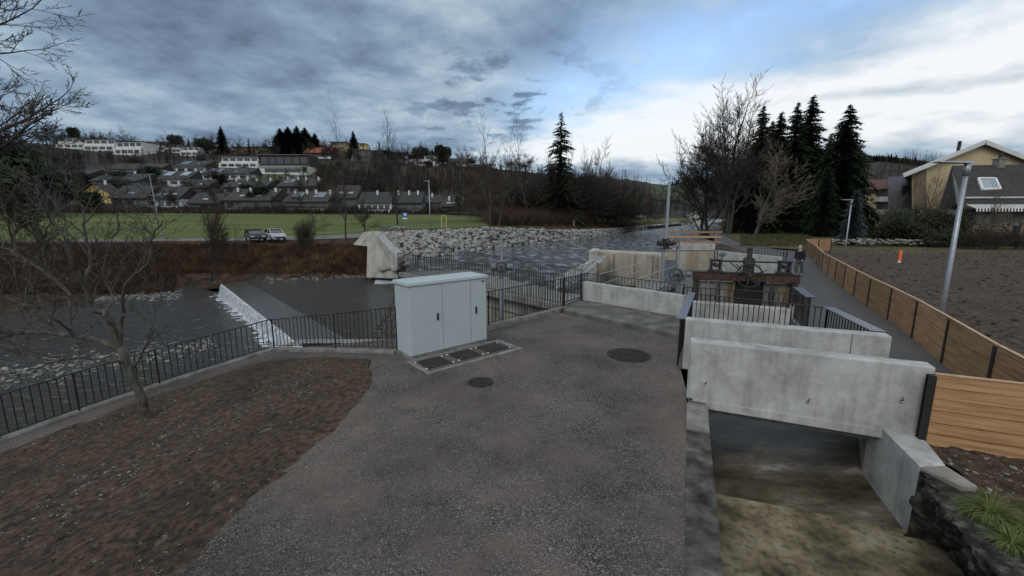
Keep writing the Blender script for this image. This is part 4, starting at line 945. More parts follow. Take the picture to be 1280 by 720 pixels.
# large tree whose crown enters at upper left
p = Vector((-42,31,-1.5)); tr, tw = bare(77, 26, .55, 6, nb=[8,5,4,3,3,2], ang=[.95,.7,.65,.6], rmin=.016, up=.03, lf=.58, start=[.32,.25,.2])
e = thing('bare_tree', p, 'large bare tree whose twigs hang in at the upper left corner', 'tree')
a_ = tr.build('trunk', M['bark_dark'], e, off=Vector((0,0,0)), smooth=True); b_ = tw.build('crown', M['twig'], e, off=Vector((0,0,0)))
e.rotation_euler = (0,0,.8)
for i, (u, v, s_) in enumerate(((-25,262,4.2),(12,262,4.6),(40,268,3.6),(-80,262,4.6))):
    q = Y(u, v, 110+i*6); o = put_tree(yD, (q.x, q.y, gz(q.x, q.y)), s_, i, ('black-green pine at the left edge behind the near tree','second black-green pine standing beside the one at the left edge','smaller black-green pine right of the two at the left edge','black-green pine beyond the left edge')[i], 'tree'); o.name = 'pine_tree'
# ---- the near bare tree
tb = on(180,524); t = thing('bare_tree', tb, 'crooked near bare tree standing on the soil bed by the long railing', 'tree')
D0 = tb.y; tr = MB(); tw = MB(); rnd = random.Random(4)
def limb(px, r0_, r1_, n=None):
    pts = resample([Y(u, v, y) for u, v, y in px], len(px)*4); m_ = len(pts)
    for p in pts[1:-1]: p += Vector((rnd.gauss(0,.012), rnd.gauss(0,.012), rnd.gauss(0,.012)))
    tr.tube(pts, [r0_+(r1_-r0_)*i/(m_-1) for i in range(m_)], 8, cap=False); return pts
par = dict(wig=.2, up=.05, nb=[3,3,2], start=[.2,.2,.2], ang=[.75,.8,.8], rf=.55, lf=.6, rmin=.0045, tl=0)
def sprout(pts, n, L, r, lev=1, t0=.25, upb=.35):
    for k in range(n):
        f = t0+(1-t0)*(k+rnd.random())/n; i = min(len(pts)-2, int(f*(len(pts)-1))); b = (pts[i+1]-pts[i]).normalized(); ax = b.orthogonal().normalized(); ax.rotate(Matrix.Rotation(rnd.uniform(0,6.28), 3, b))
        nd = b.copy(); nd.rotate(Matrix.Rotation(rnd.uniform(.5,1.1), 3, ax)); nd.y *= .75; nd.z += upb; grow(tr, tw, pts[i], nd, L*rnd.uniform(.6,1.2), r*rnd.uniform(.7,1.1), lev, 4, rnd, par)
y0 = D0
b0_ = tb-Vector((0,0,.2))
limb([(183,530,y0),(178,505,y0),(170,480,y0),(160,455,y0),(150,436,y0)], .095, .075)
limb([(187,534,y0),(181,520,y0),(179,505,y0)], .135, .09)
for lb_, r0_, r1_, n_, L_ in (
    ([(150,436,y0),(122,425,y0),(95,421,y0+.2),(62,417,y0+.3),(25,416,y0+.4),(-10,422,y0+.5),(-60,410,y0+.6)], .075, .03, 9, 1.2),
    ([(152,440,y0),(142,412,y0),(137,400,y0),(128,390,y0),(112,385,y0),(108,352,y0+.1),(113,325,y0+.2),(106,292,y0+.3),(104,262,y0+.3)], .075, .02, 12, 1.1),
    ([(150,436,y0),(152,402,y0),(153,378,y0-.2),(161,350,y0-.3),(184,330,y0-.5),(190,300,y0-.5),(203,276,y0-.6)], .05, .012, 8, .8),
    ([(158,450,y0),(140,452,y0-.2),(105,447,y0-.3),(60,452,y0-.5),(30,445,y0-.6),(0,434,y0-.8)], .038, .012, 6, .7),
    ([(165,462,y0),(178,440,y0-.2),(188,422,y0-.3),(193,398,y0-.3),(192,380,y0-.3)], .028, .008, 4, .5),
    ([(112,385,y0),(85,365,y0+.3),(62,345,y0+.4),(38,328,y0+.5),(10,312,y0+.6),(-30,300,y0+.7)], .045, .014, 9, 1.1),
    ([(62,345,y0+.4),(55,315,y0+.4),(58,290,y0+.4),(70,262,y0+.4),(48,230,y0+.4)], .026, .008, 6, .8),
    ([(95,421,y0+.2),(70,400,y0-.3),(45,385,y0-.4),(20,380,y0-.5),(-10,372,y0-.6)], .034, .012, 7, .9),
    ([(130,392,y0),(140,372,y0+.3),(128,340,y0+.5),(136,310,y0+.6),(150,280,y0+.7)], .03, .008, 7, .8),
    ([(110,360,y0),(90,330,y0-.3),(84,300,y0-.4),(60,270,y0-.5),(40,235,y0-.5)], .03, .008, 7, .9),
    ([(60,417,y0+.3),(40,400,y0+.5),(25,372,y0+.6),(20,345,y0+.6),(4,320,y0+.6)], .03, .01, 7, .9)):
    ps = limb(lb_, r0_, r1_); sprout(ps, n_+1, L_*.9, r1_*1.1 if r1_ > .012 else .012)
tr.build('trunk', M['bark'], t, smooth=True); tw.build('crown', M['bark'], t)
# ---- skyline / hillside individual trees
sk = [(279,192,157,sC,20,'tall dark spruce standing above the village roofs'),(92,176,158,yD,4.1,'dark pine above the leftmost white terrace'),(127,178,163,sS,14,'small dark spruce above the white terrace'),(220,186,167,yD,4.1,'dark round pine between the white terraces'),(237,188,172,sS,14,'small spruce right of the round pine'),(256,192,171,yD,4.1,'dark pine near the tall spruce above the village'),(352,190,160,sC,20,'dark spruce at the left of the hilltop clump'),(362,190,158,sC,20,'second spruce of the hilltop clump'),(373,190,157,sA,22,'third spruce of the hilltop clump'),(383,190,159,sC,20,'fourth spruce at the right of the hilltop clump'),(395,192,166,sA,22,'small spruce right of the hilltop clump'),(443,196,163,sC,20,'dark spruce right of the tan hilltop house'),(455,198,180,sS,14,'small spruce behind the grey hillside house'),(463,199,181,sS,14,'last small spruce behind the grey hillside house'),(527,205,182,yD,4.1,'round dark pine above the white balcony block'),(553,207,180,yD,4.1,'dark pine on the skyline near the white gable house'),(312,192,172,sS,14,'small spruce above the tan terrace')]
for u, vb, vt, pr, hh, lb in sk: place(pr, hh, u, vb, vt, lb, wide=1.9 if 345 < u < 400 else 1.)
rs = random.Random(9)
sky_u = [54,76,96,124,140,160,170,208,214,228,244,262,288,300,324,332,346,368,388,408,416,432,446,460,476,484,492,500,508,518,522,540,550,558,566,575,585,595,606,616,624,638,650,52,60,68,84,102,110,118,134,146,190,200,266,296,306,318,328,338,404,412,420,428,436,450,472,480,488,496,504,512,536,545,562,570,580,590,600,632,646,656]
for u in sky_u:
    vb = 176+(u-50)*.055 if u < 400 else 192+(u-400)*.075
    o = place(rs.choice((bA, bB, bD)), 18.5, u, vb+6, vb-rs.uniform(8,20), 'small bare tree on the skyline above the village', 'bare trees on the village skyline', wide=rs.uniform(1.3,2.1))
for i in range(60):
    u = 700+i*2.6 if i < 36 else 838+(i-36)*2.4
    line = 221 if u < 735 else (216 if u < 770 else 216+(u-770)*.17); line = line if u < 835 else 231-(u-835)*.25
    h = hit(u, line+3)
    if h is None: continue
    s_ = (h.y*rs.uniform(4,9)/530)/20; put_tree(rs.choice((sA, sC, sS)), h, s_, i, 'tiny dark spruce on the distant valley skyline', 'tree', 'spruces on the distant skyline')
for i in range(34):
    u = 1086+i*3; line = 198+abs(u-1098)*.12 if u < 1150 else 204+(u-1150)*.35
    h = hit(u, line+3)
    if h is None: continue
    s_ = (h.y*rs.uniform(6,10)/530)/20; put_tree(rs.choice((sA, sC)), h, s_, i, 'dark spruce on the wooded hill behind the yellow house', 'tree', 'spruces on the wooded hill at the right')
for i in range(90):
    u = rs.uniform(60,700); p0 = Y(u, 190, 338+rs.uniform(0,22)+max(0, u-600)*.3); z = gz(p0.x, p0.y)
    pr = rs.choice((bA, bB, bA, sS, bD)); k = rs.uniform(7,15)/true_h(pr); o = put_tree(pr, (p0.x, p0.y, z-.3), 1, i, 'small tree in the fringe behind the ridge houses' if pr is not sS else 'little spruce in the fringe behind the ridge houses', 'tree', 'trees fringing the ridge behind the houses' if pr is not sS else 'little spruces fringing the ridge')
    w_ = 1. if pr is sS else rs.uniform(1.2,1.9); o.scale = (k*w_, k*w_, k)
for i in range(70):
    u = rs.uniform(70,600); v = rs.uniform(202,262); h = hit(u, v)
    if h is None or h.y < 130: continue
    pr = rs.choice((bA, bB, yD, yC, bS)); k = rs.uniform(4,8)/true_h(pr); ev = pr is yD
    o = put_tree(pr, h, 1, i, 'dark evergreen in a village garden' if ev else 'small leafless tree in a village garden', 'tree', 'evergreens in village gardens' if ev else 'leafless trees in village gardens'); o.scale = (k*1.4, k*1.4, k)
# ---- woodland mass
def wood_mass(name, label, regions, n, seed, m, hmin, hmax):
    r = random.Random(seed); mb = MB(); tot = sum(w for *_, w in regions)
    for u0, u1, v0, v1, w in regions:
        for i in range(int(n*w/tot)):
            u = r.uniform(u0, u1); v = r.uniform(v0, v1); p = hit(u, v)
            if p is None or p.y < 70 or p.z < -1: continue
            h = r.uniform(hmin, hmax); mb.tube([p-Vector((0,0,.5)), p+Vector((r.uniform(-.5,.5),0,h*.55)), p+Vector((r.uniform(-1,1),0,h))], [.22,.13,.03], 3, cap=False)
            for k in range(26):
                f = r.uniform(.25,.98); a = r.uniform(0,6.28); L_ = h*.34*(1.1-f)+.6; q = p+Vector((0,0,h*f)); d = Vector((math.cos(a), math.sin(a), r.uniform(.4,1.5))).normalized()
                e = q+d*L_; s_ = Vector((.07,.03,0))
                mb.add([q-s_, q+s_, e], [(0,1,2)])
                for kk in range(3):
                    f2 = r.uniform(.3,1); q2 = q.lerp(e, f2); e2 = q2+Vector((r.gauss(0,.6), r.gauss(0,.6), r.uniform(.2,1)))*L_*.4
                    mb.add([q2-s_*.6, q2+s_*.6, e2], [(0,1,2)])
    return tag(mb.build(name, M[m]), label, 'woodland', kind='stuff')
wood_mass('winter_woodland', 'brown leafless woodland covering the hillside below the village', [(395,620,214,246,5),(60,330,199,205,1.2),(600,760,215,268,5),(20,110,195,250,2),(-200,20,180,262,2),(430,620,238,246,1),(280,395,228,262,.6),(570,700,255,272,2)], 2000, 3, 'wood_mass', 4, 8)
wood_mass('distant_woodland', 'far leafless woods on both sides of the valley', [(735,812,222,270,4),(800,900,252,272,3),(862,960,226,270,4),(1080,1220,204,255,5)], 800, 4, 'wood_mass', 9, 16)
# near undergrowth on the far bank
def brush(name, label, fn, n, seed, m, L0, L1, w=.02):
    r = random.Random(seed); mb = MB()
    for i in range(n):
        p = fn(r)
        if p is None: continue
        for k in range(4):
            d = Vector((r.gauss(0,.5), r.gauss(0,.5), r.uniform(.4,1.3))).normalized(); e = p+d*r.uniform(L0, L1); s_ = Vector((w, w*.4, 0)); mb.add([p-s_, p+s_, e], [(0,1,2)])
    return tag(mb.build(name, M[m]), label, 'undergrowth', kind='stuff')
brush('dry_undergrowth', 'rust brown dry undergrowth on the far river bank', lambda r: base(r.uniform(190,470), r.uniform(308,342)), 5000, 8, 'brush', .3, 1.1, .035)
brush('dark_undergrowth', 'dark brambles covering the far bank at the left', lambda r: base(r.uniform(-60,220), r.uniform(306,368)), 5000, 9, 'twig_red', .3, 1.3, .035)
brush('hedge_undergrowth', 'dark hedge growth along the foot of the village', lambda r: base(r.uniform(0,590), r.uniform(262,267)), 2500, 10, 'wood_mass', .8, 2.6, .16)
brush('garden_undergrowth', 'brown garden growth before the house on the right', lambda r: (lambda p: Vector((p.x, p.y, 0)))(Z(r.uniform(1180,1300), r.uniform(298,304))), 2500, 14, 'twig_red', .3, 1.2, .03)
brush('riverside_brush', 'reddish brown hedge along the top of the riprap', lambda r: base(r.uniform(612,735), r.uniform(279,282.5)), 3500, 11, 'twig_red', 1.2, 4.2, .06)
brush('grass_tufts', 'dry grass on the bank between riprap and riverside trees', lambda r: base(r.uniform(680,860), r.uniform(278,284)), 2500, 12, 'brush', .15, .6, .05)
brush('verge_tufts', 'rough grass on the verge before the spruces', lambda r: base(r.uniform(925,1014), r.uniform(292,308)), 2500, 13, 'verge', .08, .35, .03)
# grass tuft by the channel
def tuft(c, n, L, label, seed):
    r = random.Random(seed); mb = MB()
    for i in range(n):
        a = r.uniform(0,6.28); b = c+Vector((math.cos(a), math.sin(a), 0))*r.uniform(0,.22)*L*2.2; d = Vector((math.cos(a)*.7+r.gauss(0,.2)-.25, math.sin(a)*.7+r.gauss(0,.2)-.3, 1.)).normalized(); LL = L*r.uniform(.5,1.2); s_ = Vector((-d.y, d.x, 0)).normalized()*.0045; p = b.copy(); vs = []
        for k in range(5):
            t_ = k/4; vs += [p-s_*(1-t_), p+s_*(1-t_)]; p = p+d*LL/4; d = (d+Vector((d.x*.25, d.y*.25, -.42))).normalized()
        mb.add(vs, [(2*k, 2*k+1, 2*k+3, 2*k+2) for k in range(4)])
    return tag(mb.build('grass_tuft', M['grass']), label, 'grass', None)
tuft(Vector((5.66,4.5,-.02)), 480, .36, 'largest bright green grass tuft on top of the old stone wall', 1)
tuft(Vector((5.85,4.2,-.02)), 260, .30, 'grass tuft to the right of the largest one by the channel', 2)
tuft(Vector((5.42,4.05,-.03)), 260, .30, 'yellowish grass tuft at the lower right, in front of the largest one', 3)
tuft(Vector((6.35,4.6,-.02)), 120, .18, 'small grass tuft in the soil behind the largest one', 4)
# ================================================================ MILL YARD
mb = MB(); mb.prism([(2.9,17.1),(5.9,14.2),(8.7,13.0),(9.6,14.3),(11,16.9),(15.8,24.8),(17.9,28.2),(16,33.8),(12.6,34.3),(9.,24.8),(5.4,28.4)], -3, -.95)
tag(mb.build('yard_floor', M['concrete_dark']), kind='structure')
wall('yard_wall', 'concrete retaining wall holding the path above the mill yard', [(8.85,12.75),(9.5,14.0),(11,16.5),(15.85,24.5),(18.0,28.)], .25, .02, -3, 'concrete_edge', side=-1)
wall('yard_wall', 'pale concrete wall at the back of the yard behind the hand wheel', [(16.,33.6),(18.1,28.0)], .3, .68, -3, 'concrete', side=1)
railing([(16.1,33.6,.68),(18.2,28.0,.68)], .48, .24, 'fine low railing on top of the pale wall behind the hand wheel')
railing([(11,16.5,0),(15.9,24.5,0)], 1.05, .3, 'dark railing with flat cap on the path edge where the man walks', cap=(.28,[0]))
wall('yard_wall', 'tall grey and beige concrete wall below the timber guard rails', [(12.55,34.),(16.2,34.)], .4, 1.2, -3, 'concrete_beige', side=1)
mb = MB(); mb.box((14.38,33.97,.95), (3.7,.10,.55)); tag(mb.build('wall_coping', M['concrete'], bevel=.01), 'grey upper band on the beige concrete wall', 'coping')
# basin curved wall: buttressed
bw = [Y(738,313,28.), Y(760,315,27.4), Y(790,317,26.6), Y(815,319,25.8), Y(834,320,25.2)]
t = thing('basin_wall', bw[0], 'beige stained concrete basin wall standing in the upper river', 'wall')
q = [Vector((p.x, p.y, 0)) for p in bw]
off = [p+Vector((.6,1.6,0)) for p in q]
MB().prism([(p.x, p.y) for p in q]+[(p.x, p.y) for p in off[::-1]], -3, 1.1).build('wall', M['concrete_beige'], t, bevel=.02)
MB().prism([(q[0].x-.12,q[0].y-.25),(q[0].x+.42,q[0].y-.35),(off[0].x+.3,off[0].y),(off[0].x-.2,off[0].y)], -3, 1.16).build('pier', M['concrete'], t, bevel=.02)
for i, s_ in enumerate((.28,.5,.72,.9)):
    k = min(3, int(s_*4)); p = q[k].lerp(q[k+1], s_*4-k); MB().box((p.x,p.y-.12,-.9), (.28,.3,3.9), -.2).build('buttress', M['concrete_beige'], t, bevel=.02)
# stones slope beside the basin
mb = MB(); rows = []
for i in range(24):
    rows.append([Y(695+i*2.7, 352-i*1.3+k*2.2*(1-i/40)-6, 26.5-k*.35)+Vector((0,0,.15*fbm(i*.5, k*.6))) for k in range(9)])
mb.grid(rows); tag(mb.build('rubble_slope', M['rock'], smooth=False), 'pale rubble slope at the left foot of the basin wall', 'rubble')
# sluice frame steel
t = thing('sluice_gate', Y(836,345,23.5), 'blue-grey steel sluice gate frame at the right end of the basin wall', 'sluice gate')
sx = Y(832,330,23.5).x
for du in (-.15, .65): MB().box((sx+du,23.5,-.2), (.16,.16,3.8)).build('post', M['steel'], t)
MB().box((sx+.25,23.5,1.72), (1.1,.2,.16)).build('crossbeam', M['steel'], t)
mb = MB(); mb.box((sx+.25,23.55,-.4), (.64,.06,2.8)); [mb.box((sx-.02+k*.13,23.5,-.4), (.05,.06,2.8)) for k in range(5)]; mb.build('gate_panel', M['corrugated'], t)
def gear(c, s_, label, spindle, wheel=None, col='gearhead'):
    t = thing('gear_drive', c, label, 'gear drive'); c = Vector(c)
    g_ = MB(); g_.tube([c+Vector((0,0,-.16*s_)), c+Vector((0,0,.16*s_))], [.13*s_,.13*s_], 12); g_.tube([c+Vector((-.28*s_,0,0)), c+Vector((.3*s_,0,0))], [.1*s_,.09*s_], 10); g_.tube([c+Vector((0,-.05,.05)), c+Vector((0,-.3*s_,.05))], [.09*s_,.07*s_], 8)
    g_.box(c+Vector((0,0,-.18*s_)), (.36*s_,.36*s_,.04)); g_.build('gearbox', M[col], t, bevel=.01)
    if spindle[1] > 0: MB().tube([c+Vector((0,0,.1)), c+Vector((0,0,spindle[1]))], spindle[0], 8).build('spindle_tube', M['steel'], t)
    if spindle[2] > 0: MB().tube([c+Vector((0,0,-.15)), c+Vector((0,0,-spindle[2]))], spindle[0]*1.9, 10).build('column', M['steel'], t)
    if wheel:
        w_ = MB(); ax = Vector(wheel[1]); cc = c+Vector(wheel[2]); w_.torus(cc, ax, wheel[0], .02, 20, 5); a_ = ax.normalized().orthogonal().normalized()
        for k in range(4):
            v_ = a_.copy(); v_.rotate(Matrix.Rotation(k*math.pi/4+.3, 3, ax.normalized())); w_.beam(cc-v_*wheel[0], cc+v_*wheel[0], .022, .014)
        w_.tube([cc, c], .02, 6); w_.build('hand_wheel', M['iron'], t)
    return t
gear(Y(555,308,27.5), 1.3, 'gear drive with thin spindle behind the footbridge railing', (.035,1.5,2.0))
gear(Y(627,334,16.8), 1.5, 'grey-green gear drive on a steel column behind the near railing', (.05,1.3,3.), (.2,(0,1,.1),(0,-.45,.05)))
gear(Y(832,304,23.5), 1.6, 'black gear drive carrying the tallest spindle tube above the sluice gate', (.085,3.3,.3), (.28,(1,.2,0),(.55,-.1,0)), 'iron')
gear(Y(852,343,15.6), 1.1, 'grey valve gear with black hand wheel beside the beige wall', (.06,.25,1.4), (.23,(.25,1,0),(-.28,-.2,0)))
gear(Y(903,318,30.), .9, 'tiny round gauge post in front of the pale yard wall', (.03,.3,1.4))
# steel walkway ramp railing
railing([(3.55,17.1,.10),(9.2,26.2,-.08)], 1.0, .9, 'galvanised ramp railing with mid rail running to the basin', m='steel', hs=[1.0,.92], bars=False, mid=True)
railing([(4.6,16.6,-.1),(10.0,24.6,-.25)], .95, .9, 'second galvanised ramp railing nearer the beige wall', m='steel', bars=False, mid=True)
mb = MB(); mb.beam((4.75,16.9,-.2),(9.9,24.8,-.35),.08,.22); tag(mb.build('steel_channel', M['blue_steel']), 'blue steel edge channel of the ramp', 'steel channel')
mb = MB(); mb.prism([(3.5,17.1),(4.7,16.6),(10.,24.7),(9.2,26.2)], -.5, -.25); tag(mb.build('ramp', M['concrete_edge']), 'concrete ramp between the two galvanised railings', 'ramp')
# timber guard rail
t = thing('timber_guard', Vector((12.4,35,1.2)), 'orange timber guard rails of three boards on top of the beige wall', 'guard rail')
for i, x in enumerate((12.9,14.6,16.4)): MB().box((x,34.3,1.65), (.1,.08,1.0)).build('post', M['wood3'], t)
for z_ in (1.32,1.72,2.1): MB().box((14.6,34.22,z_), (4.5,.045,.16)).build('rail', M['wood3'], t)
for i in range(3):
    MB().beam((13+i*1.2,36.5+i*.5,1.0),(15.5+i*.9,36.+i*.6,1.25),.14,.05).build('loose_board', M['wood3'], t)
sheet('yard_platform', [(12.3,34.3),(16.3,34.3),(18.5,31),(20,36),(23.2,47),(17.,40)], .3, M['bank'])
# ---------------- mill frame with hand wheel
BL = Vector((7.6,17.6,0)); BR = Vector((11.3,16.5,0)); bd = (BR-BL).normalized(); bn = Vector((-bd.y, bd.x, 0))
def fr_(a, b, z): return BL+bd*a+bn*b+Vector((0,0,z))
LEN = (BR-BL).length; AZ2 = math.atan2(bd.y, bd.x)
t = thing('sluice_hoist', BL+Vector((0,0,-.95)), 'rusty old mill sluice hoist with iron hand wheel and heavy beam', 'sluice hoist')
mb = MB(); mb.beam(fr_(-.02,0,.98), fr_(LEN,0,.98), .30, .32); mb.build('main_beam', M['rust'], t, bevel=.02)
MB().beam(fr_(-.05,0,1.16), fr_(LEN+.03,0,1.16), .36, .035).build('beam_cover', M['iron'], t)
for a in (.12, LEN-.15): MB().box(fr_(a,0,-.1), (.2,.24,1.84), AZ2).build('post', M['iron'], t)
def bracket(a):
    k = MB(); k.box(fr_(a,0,1.22), (.52,.4,.05), AZ2); k.box(fr_(a-.17,0,1.45), (.07,.3,.42), AZ2); k.box(fr_(a+.17,0,1.45), (.07,.3,.42), AZ2); k.box(fr_(a,0,1.67), (.44,.34,.05), AZ2); k.tube([fr_(a,-.2,1.45), fr_(a,.2,1.45)], .09, 10); k.build('bearing_bracket', M['iron'], t)
bracket(.82); bracket(LEN-.55)
mb = MB(); mb.tube([fr_(.6,0,1.62), fr_(LEN-.4,0,1.62)], .035, 8); mb.build('shaft', M['iron'], t)
def rack(a, z0, z1, b=.1):
    k = MB(); [k.beam(fr_(a+s*.055,b,z0), fr_(a+s*.055,b,z1), .025, .025, Vector((0,1,0))) for s in (-1,1)]; n_ = int((z1-z0)/.11); [k.box(fr_(a,b,z0+.05+i*.11), (.11,.03,.03), AZ2) for i in range(n_)]; k.build('rack', M['iron'], t)
rack(.82, 1.6, 2.05); rack(LEN-.55, 1.6, 2.05); rack(.95, -.2, .85, -.2); rack(LEN-.95, -.2, .85, -.2)
WC = fr_(2.0,-.45,1.12); w_ = MB(); ax = Vector((0,-1,.05)); ax = (-bn+Vector((0,0,.12))).normalized()
w_.torus(WC, ax, .46, .032, 32, 6); a_ = bd.copy()
for k in range(6):
    v_ = bd.copy(); v_.rotate(Matrix.Rotation(k*math.pi/3+.35, 3, ax)); w_.beam(WC, WC+v_*.46, .04, .03, ax)
    if k % 2 == 0: w_.tube([WC+v_*.48, WC+v_*.68], .022, 6)
w_.tube([WC-ax*.45, WC+ax*.08], .06, 10); w_.build('hand_wheel', M['iron'], t)
k = MB(); k.box(fr_(2.05,.05,1.45), (.36,.3,.55), AZ2); k.box(fr_(2.05,.05,1.95), (.17,.17,.5), AZ2); k.tube([fr_(2.05,-.15,1.62), fr_(2.05,.25,1.62)], .2, 16); k.build('rack_housing', M['iron'], t, bevel=.01)
MB().beam(fr_(1.3,-.15,1.6), fr_(2.4,-.5,.7), .04, .04).build('brace', M['iron'], t)
pl = [(.42,.34,'concrete_edge'),(.78,.26,'concrete_edge'),(1.12,.3,'concrete_edge'),(1.45,.36,'plank_old'),(2.95,.55,'concrete_dark'),(3.35,.28,'plank_old'),(3.62,.22,'plank_old')]
for a, w, mm in pl: MB().box(fr_(a,.12,-.1), (w,.08,1.7), AZ2).build('plank', M[mm], t)
MB().box(fr_(2.2,.3,-.15), (1.2,.1,1.9), AZ2).build('opening_shade', M['black'], t)  # black panel stands in for the shade inside the sluice opening
# ================================================================ LAMPS, SIGNS, POSTS
def lamp(p, h, label, arm=(-1,0), r=(.075,.05), al=.75, hd=.5):
    p = Vector(p); t = thing('street_lamp', p, label, 'street lamp')
    MB().tube([p+Vector((0,0,-.3)), p+Vector((0,0,h*.35)), p+Vector((0,0,h))], [r[0],r[0]*.85,r[1]], 14).build('pole', M['steel'], t, smooth=True)
    a = Vector((*arm, 0)).normalized(); top = p+Vector((0,0,h))
    MB().tube([top-Vector((0,0,.28)), top+Vector((0,0,.03))], r[1]*1.5, 12).build('collar', M['steel'], t, smooth=True)
    k = MB(); s_ = Vector((-a.y, a.x, 0)); n_ = 8; q = []
    for i in range(n_+1):
        f = i/n_; c = top-a*.12+a*(al+.12)*f+Vector((0,0,.02+.04*f)); w = .05+.11*math.sin(min(1, f*1.3)*math.pi*.55); hh = .06*(1-f*.55)
        q.append([c-s_*w, c+s_*w, c+s_*w*.8+Vector((0,0,hh)), c-s_*w*.8+Vector((0,0,hh))])
    vs = [v for r_ in q for v in r_]; fs = [(i*4+j, i*4+(j+1)%4, (i+1)*4+(j+1)%4, (i+1)*4+j) for i in range(n_) for j in range(4)]+[(3,2,1,0), tuple(n_*4+j for j in range(4))]
    k.add(vs, fs); k.build('lamp_head', M['steel'], t)
    return t
p = Y(1178,384,11.7)
lamp((p.x,11.7,-.05), 4.86, 'tall galvanised street lamp behind the near part of the board fence', (-1,.15), (.075,.05), .75)
p = Y(1055,322,34.); lamp((p.x,34.,-.05), 4.62, 'smaller pale street lamp farther along the board fence', (-1,.1), (.06,.045), .8)
p = Y(538,288,66); lamp((p.x,66,gz(p.x,66)), 6.9, 'street lamp at the edge of the meadow above the riprap', (-1,0), (.09,.07), .8)
p = Y(203,298,62); m_ = thing('mast', (p.x,62,0), 'pale lattice-thin mast with crossbar standing in the meadow', 'mast')
MB().tube([(p.x,62,-.3),(p.x-.6,62,9.)], [.09,.05], 8).build('pole', M['steel'], m_); MB().beam((p.x-1.0,62,6.2),(p.x+.6,62,6.2),.06,.06).build('crossbar', M['steel'], m_)
p = Y(507,288,68); z_ = gz(p.x,68); m_ = thing('parking_sign', (p.x,68,z_), 'blue and white sign on a post behind the riprap', 'sign')
MB().tube([(p.x,68,z_-.3),(p.x,68,z_+2.4)], .04, 8).build('post', M['steel'], m_); MB().box((p.x,67.93,z_+2.1), (.85,.04,.75)).build('panel', M['sign_blue'], m_); MB().box((p.x+.05,67.9,z_+2.15), (.35,.02,.35)).build('marking', M['white_paint'], m_); MB().box((p.x,67.92,z_+1.55), (.7,.03,.22)).build('plate', M['white_paint'], m_)
p = Y(555,286,60); z_ = gz(p.x,60); m_ = thing('sign_frame', (p.x,60,z_), 'yellowish upright frame standing on the riprap crest', 'frame')
k = MB(); [k.box((p.x+s*.33,60,z_+.85), (.08,.08,1.9)) for s in (-1,1)]; k.box((p.x,60,z_+1.75), (.74,.08,.08)); k.build('frame', M['sign_yellow'], m_)
p = Z(1124,328); t = thing('marker_stake', (p.x,p.y,0), 'bright orange marker stake in the tilled plot', 'stake')
k = MB(); k.box((p.x,p.y,.45), (.13,.13,.95), .3); k.build('stake', M['orange'], t, bevel=.01); MB().box((p.x,p.y,.05), (.14,.14,.14), .3).build('foot', M['white_paint'], t)
p = Y(717,280,90); tag(MB().tube([(p.x,p.y,gz(p.x,p.y)-.2),(p.x,p.y,gz(p.x,p.y)+1.3)], .18, 8).build('marker_post', M['white_paint']), 'short white post on the far bank above the riprap', 'post')
# ================================================================ CARS
def car(pos, rz, paint, label, wag=1.):
    t = thing('parked_car', (0,0,0), label, 'car', 'cars parked across the river')
    L_, W_ = 4.4, 1.75
    prof = [(-2.2,.35),(-2.2,.8),(-2.05,.98),(-1.0,1.02) ,(1.15,.98),(2.0,.82),(2.2,.62),(2.2,.32)]
    k = MB(); n_ = len(prof); vs = []
    for y_, s_ in ((-W_/2+.08,0),(-W_/2,1),(W_/2,1),(W_/2-.08,0)):
        for x, z in prof: vs.append((x*(1 if s_ else .985), y_, z if z < .5 or s_ == 0 else z-.04))
    vs = []
    for y_, dzz in ((-W_/2,-.06),(-W_/2+.12,0),(W_/2-.12,0),(W_/2,-.06)):
        for x, z in prof: vs.append((x, y_, z+(dzz if z > .5 else 0)))
    fs = [(r_*n_+i, r_*n_+(i+1)%n_, (r_+1)*n_+(i+1)%n_, (r_+1)*n_+i) for r_ in range(3) for i in range(n_)]+[tuple(range(n_))[::-1], tuple(range(3*n_, 4*n_))]
    k.add(vs, fs); k.build('body', M[paint], t, bevel=.04)
    cab_ = [(-2.0,.97),(-1.65*wag,1.44),(-.2,1.5),(.35,1.44),(1.2,.97)]
    k = MB(); vs = []
    for y_, sc_ in ((-W_/2+.07,0),(W_/2-.07,0)):
        for x, z in cab_: vs.append((x, y_*(1 if z < 1 else .84), z))
    m5 = len(cab_); k.add(vs, [(i, i+1, m5+i+1, m5+i) for i in range(m5-1)]+[tuple(range(m5))[::-1], tuple(range(m5, 2*m5))]); k.build('cabin_glass', M['glass'], t)
    k = MB(); k.box((-.62,0,1.485), (2.1,1.42,.04)); 
    for sy in (-1,1):
        for x0, x1 in ((1.2,.35),(-2.0,-1.65*wag)): k.beam((x0,sy*.8,.97),(x1,sy*.69,1.47),.07,.06)
        k.beam((-.3,sy*.8,.97),(-.3,sy*.7,1.49),.09,.04)
    k.build('roof', M[paint], t)
    for x in (-1.35,1.35):
        for sy in (-1,1):
            w_ = MB().tube([(x,sy*.72,.32),(x,sy*.88,.32)], .32, 18).build('wheel', M['tyre'], t); MB().tube([(x,sy*.87,.32),(x,sy*.895,.32)], .19, 12).build('rim', M['steel'], w_)
    for sy in (-1,1): MB().box((2.13,sy*.62,.68), (.12,.34,.15)).build('headlight', M['white_paint'], t)
    MB().box((2.2,0,.42), (.05,1.2,.16)).build('grille', M['black'], t)
    t.location = pos; t.rotation_euler = (0,0,rz); return t
def carat(u, v, rz, paint, lb, w=1.):
    h = base(u, v); return car((h.x, h.y, h.z+.02), rz, paint, lb, w)
carat(319,301.3,-.85,'car_dark','dark teal hatchback parked left of the white car on the far road')
